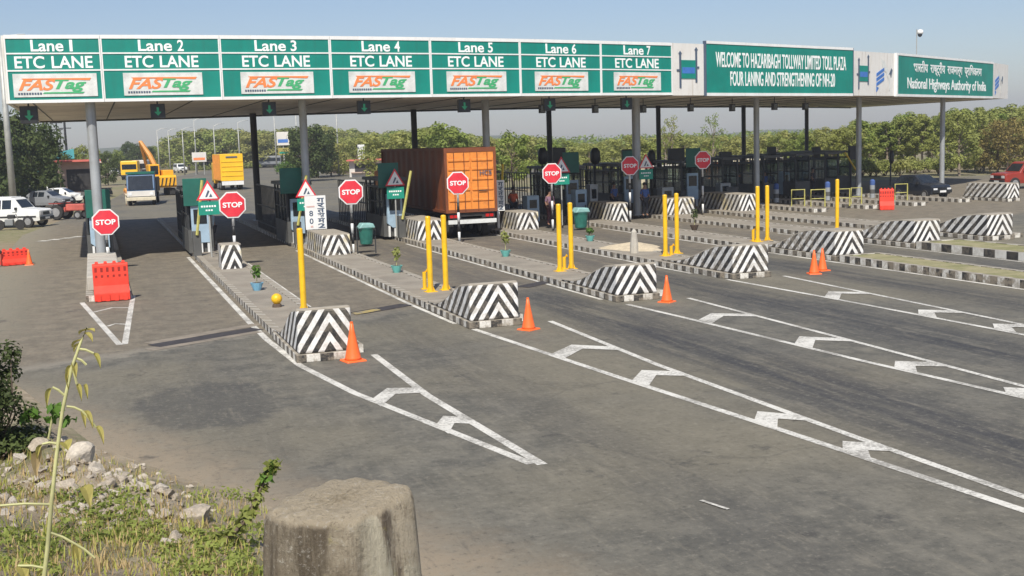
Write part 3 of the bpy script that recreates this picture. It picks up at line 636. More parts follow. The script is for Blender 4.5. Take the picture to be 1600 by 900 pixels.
# ------------------------------------------------------------------ booths
def booth(label, x, y, L=3.8, wd=1.15, h=2.55, front=True, gw=.95, gh=1.12, gz=2.05, gx=-.12):
    t = thing('toll_booth', label, 'toll booth', (x, y, .15), 0, 'toll booths on the islands'); a = wd/2
    MB().box(-a, a, .25, L, 0, .95).build('lower_wall', 'booth_grey', t)
    ps = MB()
    for yy in (.3, L*.27, L*.5, L*.75, L-.08):
        for sx in (-a+.04, a-.04): MB().box(sx-.04, sx+.04, yy-.04, yy+.04, .953, h).build('post', 'dark_steel', t)
    rl = MB()
    for sx in (-a+.04, a-.04): rl.box(sx-.03, sx+.03, .35, L-.12, 1.55, 1.61); rl.box(sx-.05, sx+.05, .35, L-.12, 2.22, 2.32)
    rl.build('window_rail', 'dark_steel', t)
    gl = MB()
    for sx in (-a+.04, a-.04): gl.box(sx-.006, sx+.006, .35, L-.12, .96, 2.21)
    gl.build('window', 'booth_glass', t)
    MB().box(-a-.12, a+.12, .0, L+.15, h+.003, h+.14, .02).build('roof', 'booth_grey', t)
    MB().box(-a+.02, a-.02, L-.6, L-.5, .955, 2.2).build('cabinet', 'dark_steel', t)
    MB().box(-a+.1, a-.1, L*.45, L*.6, .955, 1.35).build('desk', 'dark_steel', t)
    if front:
        MB().prism([(-.36, .62), (-.12, .42), (.36, .42), (.36, 1.95), (-.36, 1.95)], .05, .235, 'y').build('front_panel', 'booth_blue', t)
        fw_ = MB().box(-.26, .26, .03, .048, 1.2, 1.8).build('front_window', 'glass_dark', t)
        lg = [MB().box(sx-.045, sx+.045, .08, .2, 0, .5).build('leg', 'post_white', t) for sx in (-.27, .0, .28)]
        MB().box(gx-gw/2, gx+gw/2, -.05, -.005, gz, gz+gh).build('green_board', 'board_green', t, bevel=.012)
    return t
bx = [(.1, 50.2, 'behind the leftmost STOP sign'), (4.05, 50.0, 'behind the second STOP sign from the left'), (8.45, 52.0, 'beside the white notice board'), (12.9, 52.5, 'left of the orange truck'), (21.2-2.2, 57.6, 'right of the orange truck'), (24.6, 59.5, 'behind the tall green bin'), (29.0, 61.5, 'behind the third STOP sign from the right'), (33.3, 62.0, 'behind the rightmost STOP sign')]
for i, (x, y, ds) in enumerate(bx):
    booth('toll booth with a green front board, ' + ds, x, y, gz=[1.65, 1.95, 2.2, 2.25, 2.35, 2.35, 2.3, 2.3][i], gx=[.02, -.15, -.3, -.25, -.05, -.1, 0, 0][i], wd=1.0 if i < 4 else 1.3, L=3.8 if i < 4 else 5)
for i, (x, y) in enumerate([(36.8, 63.5), (40.3, 64.5), (43.6, 66), (47.2, 68), (50.3, 71)]):
    booth('dark glazed booth, ' + ['left of the lone yellow post', 'behind the yellow hoops', 'behind the upright orange barrier', 'behind the dark car roof', 'furthest right beside the last column'][i], x, y, 6.0, 1.1, 2.6, False)

# railings beside the booths
def railing(label, x, y0, y1, h=2.3, step=.42):
    t = thing('guard_railing', label, 'railing', (x, y0, .15), 0, 'dark guard railings beside the booths'); L = y1-y0
    r = MB()
    for z in (.35, h*.55, h): r.box(-.03, .03, 0, L, z-.03, z+.03)
    r.build('rail', 'dark_steel', t); b = MB(); n = int(L/step)
    for i in range(n+1): yy = i*L/n; b.box(-.022, .022, yy-.022, yy+.022, 0, h-.032)
    b.build('bars', 'dark_steel', t); return t
for i, (x, y0, y1) in enumerate([(3.78, 51, 60), (8.2, 55, 64), (13.0, 57, 66), (18.0, 60, 70), (23.6, 64, 73), (28.3, 66, 75), (32.3, 67, 77), (39.9, 70.5, 80), (43.2, 72, 82), (46.9, 74, 84)]):
    railing('dark barred guard railing along the island ' + ['of the single yellow post', 'of the white notice board', 'left of the orange truck', 'right of the orange truck', 'of the tall green bin', 'behind the third pair of yellow posts', 'behind the fourth pair of yellow posts', 'behind the yellow hoops', 'behind the upright orange barrier', 'behind the dark car'][i], x, y0, y1)

# head boxes on posts behind the booths, seen from the back
hb = None
for i, (px, py, w_, Y, rd) in enumerate([(848, 243, 16, 62, 1), (873, 243, 22, 63, 0), (930, 243, 17, 64, 1), (981, 245, 22, 65, 0), (1018, 246, 14, 66, 1), (1056, 243, 30, 66, 0), (1133, 248, 22, 67, 0), (1205, 240, 16, 69, 0), (1275, 240, 15, 70, 0), (1331, 238, 14, 71, 0), (1393, 245, 9, 73, 1), (1160, 252, 10, 70, 1)]):
    p = atY(px, py, Y); wm = w_/FPX*Y*1.02
    wh_ = ['round-topped, furthest left beside the green board of the truck lane', 'square, above the fourth STOP sign from the left', 'round-topped, left of the pale green board', 'square, beside the STOP sign of the tall grey column', 'slim, right of the tall grey column', 'broad, between the two rightmost STOP signs', 'square, in front of the dark rear column', 'square, right of the slim grey column behind the yellow posts', 'square, above the lone yellow post', 'square, left of the column by the orange barrier', 'small, on a black pole right of the column by the orange barrier', 'small, beside the dark rear column'][i]
    t = thing('rear_signal_head', 'black signal head, ' + wh_, 'signal head', (p.x, Y, .15), 0, 'black signal heads above the booths')
    MB().tube([(0, .1, 0), (0, .1, p.z-.15)], .06, 8).build('post', 'dark_steel', t)
    if rd: MB().lathe([(wm*.3, -.5), (wm*.5, -.3), (wm*.5, .2), (wm*.25, .45)], 12, (0, 0, p.z-.15)).build('head', 'black_plastic', t, smooth=True)
    else: MB().box(-wm/2, wm/2, -.15, .09, p.z-.15-.5, p.z-.15+.45).build('head', 'black_plastic', t, bevel=.03)

# ------------------------------------------------------------------ STOP signs, warning signs, boards
def stop_sign(label, x, y, zc, r=.52):
    t = thing('stop_sign', label, 'stop sign', (x, y, .1), 0, 'STOP signs at the lanes'); z = zc-.1
    oc = lambda q: [(q*math.cos(math.pi/8+k*math.pi/4), z+q*math.sin(math.pi/8+k*math.pi/4)) for k in range(8)]
    MB().prism(oc(r), -.03, 0, 'y').build('border', 'sign_white', t); MB().prism(oc(r*.9), -.045, -.031, 'y').build('red_plate', 'stop_red', t)
    text('STOP', 'lettering_white', 'lettering', t, (-r*.68, r*.68, z-r*.19, z+r*.19), -.046, 0, .03)
    for k in range(5):
        z0 = (z-r*.8)*k/5+.0; MB().tube([(0, .04, z0), (0, .04, (z-r*.8)*(k+1)/5-(.0 if k < 4 else 0))], .055, 10).build('post_band', 'post_white' if k % 2 == 0 else 'post_black', t, smooth=True) if k < 4 else MB().tube([(0, .04, z0), (0, .04, z+r*.3)], .05, 10).build('post_band', 'post_white', t, smooth=True)
    return t
ss = [(165, 347, 46.4, 'in front of the leftmost column'), (363, 320, 44.4, 'on the island of the single yellow post'), (548, 300, 45.6, 'right of the white notice board'), (715, 286, 48.4, 'in front of the orange truck doors'), (862, 271, 52.3, 'right of the orange truck, above the second yellow post pair'), (984, 259, 55, 'left of the tall grey column'), (1098, 250, 57, 'furthest right')]
for px, py, Y, ds in ss:
    p = atY(px, py, Y); stop_sign('red octagonal STOP sign ' + ds, p.x, Y, p.z, .52)
def warn(label, px, py, Y, k=1.0, tilt=0):
    p = atY(px, py, Y); t = thing('warning_sign', label, 'warning sign', (p.x, Y, .15), tilt, 'triangular warning signs'); z = p.z-.15
    MB().tube([(0, .05, 0), (0, .05, z+.1)], .035, 8).build('post', 'pole_grey', t)
    tri = lambda s_, c=0: [(-.46*s_, z-.24*s_+c), (.46*s_, z-.24*s_+c), (0, z+.54*s_+c)]
    MB().prism(tri(k), -.02, 0, 'y').build('red_triangle', 'stop_red', t); MB().prism(tri(k*.78), -.03, -.021, 'y').build('white_triangle', 'sign_white', t)
    m = MB(); m.prism([(-.12, z-.12), (-.05, z-.12), (.06, z+.1), (0, z+.16)], -.036, -.031, 'y'); m.prism([(.03, z-.12), (.16, z-.12), (.1, z+.02)], -.036, -.031, 'y'); m.build('symbol', 'logo_dark', t)
    MB().box(-.40, .40, -.025, 0, z-.82, z-.30).build('green_plate', 'plate_green', t)
    m = MB()
    for i in range(6): m.box(-.3+i*.1, -.23+i*.1, -.031, -.0255, z-.52, z-.45)
    for i in range(3): m.box(-.13+i*.1, -.06+i*.1, -.031, -.0255, z-.67, z-.61)
    m.build('plate_print', 'lettering_white', t)
for a in [('triangular warning sign over a green plate left of the second STOP sign', 325, 303, 47.6), ('triangular warning sign half hidden by the white notice board', 478, 299, 50.5), ('triangular warning sign over a green plate against the dark truck side', 617, 282, 52), ('triangular warning sign peeking out behind the fourth STOP sign', 877, 262, 53.5), ('triangular warning sign over a green plate beside the tall grey column', 1009, 256, 57)]: warn(*a)
def notice(label, px0, px1, py0, py1, Y, two):
    a, b = atY(px0, py1, Y), atY(px1, py0, Y); cx = (a.x+b.x)/2; t = thing('notice_board', label, 'notice board', (cx, Y, .15)); h = (b.x-a.x)/2; z0, z1 = a.z-.15, b.z-.15
    MB().box(-h, h, -.03, 0, z0, z1).build('panel', 'sign_white', t); MB().box(-.06, .06, .003, .1, 0, z0+.3).build('post', 'post_white', t)
    xr = (.08, .85) if two else (-.1, .8); hh = (z1-z0)/6.6
    for i, ch in enumerate('गतिसीमा'[:1]+'रतसम20'):
        if i > 5: break
        text(ch, 'logo_dark', 'character', t, (h*xr[0]+.04, h*xr[1], z1-.12-(i+.82)*hh, z1-.1-i*hh), -.0305, 0, .03, fit=True, depth=.006)
    if two:
        for i, ch in enumerate('80'): text(ch, 'logo_dark', 'character', t, (-h*.62, -h*.25, z0+.55-.32*i, z0+.78-.32*i), -.0305, 0, .02, depth=.006)
        m = MB(); m.box(-h*.85, -h*.08, -.037, -.0305, z0+.92, z0+.98); m.box(-h*.55, -h*.3, -.037, -.0305, z0+.08, z0+.16); m.build('rule', 'hoarding_pink', t)
notice('white two-column notice board on a post beside the grey column', 478, 508, 305, 359, 48.9, True)
notice('narrow white notice board with vertical characters at the right edge of the truck', 769, 787, 281, 330, 53.8, False)

# ------------------------------------------------------------------ yellow posts, cones, barriers, bins, pots
yp = None
for i, (px, py, top, ds) in enumerate([(475, 487, 358, 'single, behind the leftmost chevron ramp'), (673, 456, 335, 'left one of the pair behind the second chevron ramp'), (697, 453, 333, 'right one of the pair behind the second chevron ramp'), (875, 424, 315, 'left one of the pair in front of the dark green bin'), (893, 420, 309, 'right one of the pair in front of the dark green bin'),
        (1040, 400, 298, 'left one of the pair beside the pale sand heap'), (1058, 396, 291, 'right one of the pair beside the pale sand heap'), (1184, 378, 284, 'left one of the pair behind the fourth chevron ramp'), (1199, 376, 281, 'right one of the pair behind the fourth chevron ramp'), (1308, 360, 274, 'lone slim one furthest right')]):
    p = at(px, py, .15); lab = 'tall yellow steel post, ' + ds
    if not yp:
        yp = thing('yellow_post', lab, 'post', p, 0, 'yellow posts on the islands')
        MB().tube([(0, 0, .02), (0, 0, 2.12)], .078, 14).build('post', 'yellow_paint', yp, smooth=False); MB().box(-.16, .16, -.16, .16, 0, .02).build('base_plate', 'yellow_paint', yp)
        MB().prism([(.08, .021), (.13, .021), (.08, .16)], -.012, .012, 'y').build('gusset', 'yellow_paint', yp); MB().prism([(-.08, .021), (-.13, .021), (-.08, .16)], -.012, .012, 'y').build('gusset', 'yellow_paint', yp)
        MB().lathe([(.08, 0), (.065, .03), (.0, .045)], 14, (0, 0, 2.122)).build('cap', 'yellow_paint', yp)
    else: dup(yp, p, random.uniform(-.1, .1), lab)
for i, (px, py, h) in enumerate([(664, 452, .5), (882, 421, .4), (1177, 377, .45), (1049, 398, .3)]):
    p = at(px, py, .15); t = thing('yellow_stub', 'short yellow pipe stub at the foot of the posts, ' + ['second ramp pair', 'pair by the dark green bin', 'fourth ramp pair', 'pair by the sand heap'][i], 'pipe stub', p, 0, 'yellow pipe stubs')
    MB().tube([(0, 0, 0), (0, 0, h), (.1, 0, h+.05)], .06, 10).build('pipe', 'yellow_paint', t); MB().box(-.1, .1, -.1, .1, 0, .03).build('flange', 'yellow_paint', t)
cp = None
for i, (px, py, sc, ds) in enumerate([(552, 564, 1.08, 'beside the leftmost chevron ramp'), (826, 515, 1.0, 'beside the second chevron ramp'), (1042, 472, .95, 'beside the third chevron ramp'), (1272, 428, .98, 'left one of the two standing together'), (1285, 423, .95, 'right one of the two standing together'), (46, 414, .85, 'next to the red plastic barrier at the left edge')]):
    p = at(px, py); lab = 'orange traffic cone ' + ds
    if not cp:
        cp = thing('traffic_cone', lab, 'traffic cone', p, .2, 'orange traffic cones')
        MB().box(-.2, .2, -.2, .2, 0, .035, .015).build('base', 'cone_orange', cp, bevel=.008)
        MB().lathe([(.165, .036), (.15, .075), (.105, .3), (.055, .56), (.03, .72), (.02, .725)], 20).build('cone', 'cone_orange', cp, smooth=True)
        MB().lathe([(.031, .7255), (.031, .75), (.018, .752)], 14).build('tip', 'cone_orange', cp)
        cp.scale = (sc,)*3
    else: dup(cp, p, random.uniform(0, 1.5), lab, scale=sc)
def plastic_barrier(label, x, y, wd, h, rz=0, lean=0.0):
    t = thing('plastic_barrier', label, 'plastic barrier', (x, y, 0), rz, 'red plastic road barriers'); a = wd/2
    body = MB(); pts = [(-.26, .02), (-.26, h*.22), (-.13, h*.42), (-.1, h*.95), (-.06, h), (.06, h), (.1, h*.95), (.13, h*.42), (.26, h*.22), (.26, .02)]
    body.prism(pts, -a, a, 'x').build('body', 'barrier_red', t, bevel=.02)
    s_ = MB(); n = 6
    for i in range(n):
        cx = -a*.82+i*(a*1.64/(n-1)); s_.box(cx-.032, cx+.032, -.118, -.1055, h*.52, h*.70); s_.box(cx-.04, cx+.03, -.112, -.1, h*.78, h*.90)
    s_.build('slots', 'slot_dark', t)
    l = MB()
    for i in range(4):
        cx = -a*.75+i*a*.5; l.box(cx-a*.1, cx+a*.1, -.07, .07, h+.003, h+.06, .012)
    l.build('lugs', 'barrier_red', t)
    f = MB()
    for i in range(4): cx = -a*.75+i*a*.5; f.box(cx-a*.11, cx+a*.11, -.29, -.262, .02, h*.2)
    f.build('foot_ribs', 'barrier_red', t); return t
plastic_barrier('red plastic road barrier standing in front of the leftmost column', .29, 36.8, 1.0, 1.12, .03)
p = at(24, 414); plastic_barrier('red plastic road barrier near the left edge beside a cone', p.x, p.y, 1.05, .62, .35)
p = at(1385, 328); plastic_barrier('upright red plastic barrier in front of the far booths', p.x, p.y, .75, 1.12, -.5)
p = at(4, 416); t = thing('barrier_leg', 'dark slanting support lying against the red barrier at the left edge', 'support', (p.x-.12, p.y-.2, 0)); MB().tube([(-.5, -.6, .05), (.1, .1, .6)], .07, 8).build('strut', 'dark_steel', t); MB().box(-.62, -.38, -.75, -.5, 0, .05).build('foot', 'dark_steel', t)
plc = thing('column_plinth', 'worn concrete plinth at the foot of the leftmost column', 'plinth', (.02, 38.2, 0)); MB().box(-.42, .6, 0, 9, .165, .62).build('block', 'concrete_pale', plc, bevel=.04)
def bin_(label, x, y, s=1.0, rz=0.0):
    t = thing('litter_bin', label, 'litter bin', (x, y, .15), rz, 'green litter bins on the islands')
    MB().lathe([(.2, .38), (.25, .42), (.31, 1.0), (.33, 1.02), (.33, 1.06)], 16).build('bin', 'bin_green', t, smooth=False)
    MB().prism([(-.34, 1.063), (.34, 1.063), (.26, 1.25), (-.2, 1.27)], -.3, .3, 'y').build('lid', 'bin_pale', t, bevel=.04)
    for sx in (-.38, .38): MB().tube([(sx, .02, 0), (sx, .02, 1.1), (sx*.85, .02, 1.1)], .025, 8).build('leg', 'dark_steel', t)
    MB().box(-.32, .32, -.0, .04, .30, .36).build('cross_bar', 'dark_steel', t)
    t.scale = (s,)*3; return t
bin_('green litter bin on a stand right of the third STOP sign', 9.86, 45.0, .95); bin_('tall dark green litter bin on a stand behind a yellow post pair', 19.55, 46.5, 1.0); 
# leaf cards
def leafquads(m, cen, rad, n, size, rnd=random, squash=1.0):
    for _ in range(n):
        d = Vector((rnd.gauss(0, 1), rnd.gauss(0, 1), rnd.gauss(0, 1))).normalized()*(rnd.random()**.45)
        p = Vector(cen)+Vector((d.x*rad[0], d.y*rad[1], d.z*rad[2])); s_ = size*rnd.uniform(.6, 1.35)
        nn = (d+Vector((rnd.gauss(0, .45), rnd.gauss(0, .45), rnd.gauss(.35, .45)))).normalized()
        a = nn.cross(Vector((rnd.gauss(0, 1), rnd.gauss(0, 1), rnd.gauss(0, 1)))).normalized(); b = nn.cross(a)
        m.add([p-a*s_, p-b*s_*.5, p+a*s_, p+b*s_*.5], [(0, 1, 2), (0, 2, 3)])
def pot(label, px, py, mat, h=.55, leaf='leaf_fresh'):
    p = at(px, py, .15); t = thing('potted_plant', label, 'potted plant', p, 0, 'small potted plants on the islands')
    po = MB().lathe([(.10, 0), (.15, .12), (.19, .22), (.2, .24), (.16, .24)], 14).build('pot', mat, t, smooth=False); MB().lathe([(.15, .2405), (.05, .25)], 12).build('soil', 'soil', po)
    MB().tube([(0, 0, .23), (.02, .01, .23+h*.5), (-.01, 0, .23+h)], [.014, .011, .006], 6).build('stem', 'stalk', t)
    m = MB(); leafquads(m, (0, 0, .25+h*.65), (.16, .16, h*.42), 70, .075); m.build('foliage', leaf, t)
pot('small plant in a pale blue pot on the island of the single yellow post', 402, 454, 'pot_blue', .5); pot('sparse plant in a turquoise pot left of the yellow post pair of the second ramp', 620, 426, 'pot_turquoise', .6, 'leaf_scrub'); pot('sparse plant in a turquoise pot on the island left of the truck', 790, 401, 'pot_turquoise', .7, 'leaf_scrub'); pot('small bushy plant in a turquoise pot in front of the tall dark green bin', 922, 377, 'pot_turquoise', .3)
pot('small wilted plant on the island beside the tall grey column', 1085, 360, 'soil', .7, 'leaf_dark')
p = at(433, 480, .15); t = thing('yellow_float', 'round yellow ball on a low brown base near the single yellow post', 'ball marker', p)
MB().lathe([(.02, .1), (.11, .13), (.17, .22), (.18, .3), (.15, .38), (.07, .44), (.01, .45)], 16).build('ball', 'yellow_paint', t, smooth=True); MB().lathe([(.16, 0), (.14, .1), (.09, .12)], 12).build('base', 'soil', t); t.scale = (.82,)*3
p = at(990, 388, .15); t = thing('sand_heap', 'low heap of pale sand left of the third yellow post pair', 'sand heap', p)
m = MB()
for j in range(7):
    for k in range(20): r = .95*(1-j/6.5); a = 2*math.pi*k/20; rr = r*(1+.15*math.sin(3*a)+.1*math.sin(5*a+1)); m.v.append((rr*math.cos(a)*1.1, rr*math.sin(a)*1.5, .24*(1-(r/.95)**1.4)+random.uniform(-.01, .01)))
for j in range(6):
    for k in range(20): m.f.append([j*20+k, j*20+(k+1) % 20, (j+1)*20+(k+1) % 20, (j+1)*20+k])
m.f.append(list(range(120, 140))); m.build('heap', 'sand', t, smooth=True)
p = at(991, 387, .36); t = thing('concrete_stump', 'broken pale concrete stump stuck upright in the sand heap', 'stump', p)
MB().lathe([(.16, -.2), (.15, .1), (.12, .35), (.1, .58), (.05, .66), (.01, .67)], 9).build('stump', 'concrete_pale', t)
# hoop guards and bollards on the oncoming side
hp = None
for i, (px, py, w_) in enumerate([(1247, 323, .75), (1278, 323, .8), (1318, 322, .7), (1338, 320, .6), (1408, 313, .75)]):
    p = at(px, py, .15); t = thing('hoop_guard', 'yellow-grey hoop guard on the far kerbs, ' + ['furthest left', 'second from the left', 'right of the lone yellow post', 'at the foot of the far slim column', 'behind the orange barrier'][i], 'hoop guard', p, -.25, 'hoop guards')
    MB().tube([(-w_/2, 0, 0), (-w_/2, 0, .95), (w_/2, 0, .95), (w_/2, 0, 0)], .04, 8).build('hoop', 'hoop_yellow', t); MB().tube([(-w_/2+.04, 0, .45), (w_/2-.04, 0, .45)], .025, 6).build('cross_bar', 'hoop_yellow', t)
for i, (px, py) in enumerate([(1213, 316), (1293, 313), (1363, 309)]):
    p = at(px, py, .15); t = thing('banded_bollard', 'blue topped grey banded bollard on the far kerbs, ' + ['left one', 'middle one', 'right one by the orange barrier'][i], 'bollard', p, 0, 'blue and white bollards')
    for k in range(4): MB().lathe([(.16, .26*k), (.16, .26*k+.26)], 12).build('band', ['column_steel', 'booth_grey', 'column_steel', 'cloth_blue'][k], t)
    MB().lathe([(.15, 1.04), (.1, 1.12), (.01, 1.14)], 12).build('cap', 'cloth_blue', t)
# equipment cabinets standing beside the booths
for i, (px, py, Y, w_, h_, mt, ds) in enumerate([(905, 330, 58, .7, 1.5, 'booth_blue', 'behind the tall green bin'), (925, 328, 59, .5, 1.7, 'column_steel', 'beside the STOP sign of the tall grey column'), (830, 335, 56, .7, 1.4, 'booth_blue', 'below the green board right of the truck'), (1040, 318, 60, .8, 1.3, 'column_steel', 'between the two rightmost STOP signs'), (1130, 312, 64, .8, 1.2, 'column_steel', 'right of the rightmost STOP sign'), (1225, 300, 68, .6, 1.6, 'booth_blue', 'among the booths left of the lone yellow post')]):
    p = atY(px, py, Y); t = thing('control_cabinet', 'pale equipment cabinet ' + ds, 'cabinet', (p.x, Y, .15), .15, 'equipment cabinets beside the booths')
    MB().box(-w_/2, w_/2, -.25, .25, .08, h_).build('case', mt, t, bevel=.02); MB().box(-w_/2+.05, w_/2-.05, -.2, .2, 0, .078).build('foot', 'dark_steel', t); MB().box(-w_*.3, w_*.3, -.262, -.2505, h_*.55, h_*.85).build('display', 'glass_dark', t); MB().box(w_*.3, w_*.36, -.28, -.252, h_*.3, h_*.45).build('handle', 'black_plastic', t)
for i, (px, py, Y, a, b, ds) in enumerate([(1008, 335, 56.5, 'cloth_blue', 'cloth_dark', 'person in blue shirt standing beside the tall grey column base'), (1195, 312, 66, 'cloth_blue', 'logo_tan', 'person in blue shirt among the booths left of the slim grey column'), (1270, 300, 68, 'cloth_dark', 'cloth_dark', 'person in dark clothes among the far booths near the lone yellow post'), (330, 365, 51.5, 'booth_blue', 'cloth_dark', 'person in pale blue shirt at the booth of the single yellow post')]):
    p = atY(px, py, Y); EXTRA.append((ds, p.x, Y, .3*i, a, b))
# boom gates
for i, (x, y, ang, mat) in enumerate([(3.75, 48.6, 1.42, 'hoop_yellow'), (19.3, 56.4, 1.5, 'gold_arm'), (51.0, 70.5, 2.2, 'gold_arm'), (8.2, 51.2, 1.35, 'hoop_yellow'), (12.95, 51.6, 1.35, 'hoop_yellow')]):
    t = thing('boom_gate', 'raised boom gate ' + ['on the island of the single yellow post', 'with bright yellow arm right of the orange truck', 'with slanting yellow arm above the dark car', 'beside the white notice board island booth', 'left of the orange truck booth'][i], 'boom gate', (x, y, .15), 0, 'boom gates')
    MB().box(-.16, .16, -.16, .16, 0, 1.0).build('cabinet', 'booth_grey', t, bevel=.02); L = 2.2
    MB().tube([(0, -.2, .85), (math.cos(ang)*L, -.2, .85+math.sin(ang)*L)], .06, 6).build('arm', mat, t)

# ------------------------------------------------------------------ people (small, far)
def skin_mesh(verts, edges, rad, name, mat, parent, root=0):
    me = bpy.data.meshes.new(name); me.from_pydata(verts, edges, []); ob = bpy.data.objects.new(name, me); C.objects.link(ob)
    md = ob.modifiers.new('s', 'SKIN'); ob.modifiers.new('b', 'SUBSURF').levels = 1
    for v, r in zip(me.skin_vertices[0].data, rad): v.radius = (r, r); v.use_root = False
    me.skin_vertices[0].data[root].use_root = True
    dg = bpy.context.evaluated_depsgraph_get(); m2 = bpy.data.meshes.new_from_object(ob.evaluated_get(dg)); bpy.data.objects.remove(ob)
    for p in m2.polygons: p.use_smooth = True
    m2.materials.clear(); m2.materials.append(M[mat]); o = bpy.data.objects.new(name, m2); C.objects.link(o); o.parent = parent; return o
def person(label, x, y, rz, shirt, pants, z=.15, h=1.0):
    t = thing('person', label, 'person', (x, y, z), rz)
    V = [(0, 0, .93), (0, 0, 1.15), (0, 0, 1.38), (0, 0, 1.5), (0, -.01, 1.62), (0, -.02, 1.72), (.17, 0, 1.38), (.23, .01, 1.12), (.25, -.06, .88), (.26, -.09, .80), (-.17, 0, 1.38), (-.24, .01, 1.13), (-.22, -.10, .92), (-.19, -.16, .86),
         (.1, 0, .88), (.11, .0, .49), (.11, .02, .09), (.12, -.12, .04), (-.1, 0, .88), (-.11, -.04, .49), (-.11, .03, .09), (-.12, -.11, .04)]
    Ed = [(0, 1), (1, 2), (2, 3), (3, 4), (4, 5), (2, 6), (6, 7), (7, 8), (8, 9), (2, 10), (10, 11), (11, 12), (12, 13), (0, 14), (14, 15), (15, 16), (16, 17), (0, 18), (18, 19), (19, 20), (20, 21)]
    Rr = [.14, .13, .14, .055, .095, .085, .07, .05, .035, .03, .07, .05, .035, .03, .09, .062, .045, .04, .09, .062, .045, .04]
    skin_mesh(V, Ed, Rr, 'body', 'skin', t)
    i1 = [0, 1, 2, 6, 7, 10, 11]; mp = {k: j for j, k in enumerate(i1)}
    skin_mesh([V[k] for k in i1], [(mp[a], mp[b]) for a, b in Ed if a in mp and b in mp], [Rr[k]*1.22 for k in i1], 'shirt', shirt, t)
    i2 = [0, 14, 15, 16, 18, 19, 20]; mp = {k: j for j, k in enumerate(i2)}
    skin_mesh([V[k] for k in i2], [(mp[a], mp[b]) for a, b in Ed if a in mp and b in mp], [Rr[k]*1.25 for k in i2], 'trousers', pants, t)
    MB().lathe([(.10, -.02), (.105, .05), (.09, .1), (.04, .135), (.005, .14)], 12, (0, .01, 1.66)).build('hair', 'hair', t, smooth=True)
    t.scale = (h,)*3
p = at(860, 352, .15); person('person in purple shirt and maroon trousers standing behind the STOP sign right of the truck', p.x, p.y, .2, 'cloth_purple', 'cloth_maroon')
p = at(803, 345, .15); person('person in an orange top standing beside the narrow white notice board', p.x, p.y, -.2, 'cloth_orange', 'cloth_dark')
p = at(965, 342, .15); person('person in blue standing at the booth left of the tall grey column', p.x+1.2, p.y+3, .4, 'cloth_blue', 'cloth_dark')
p = at(200, 321, 0); person('person in tan clothes standing beside the blue truck', p.x, p.y, 0, 'boom_orange', 'logo_tan', 0)

for e_ in EXTRA: person(*e_)
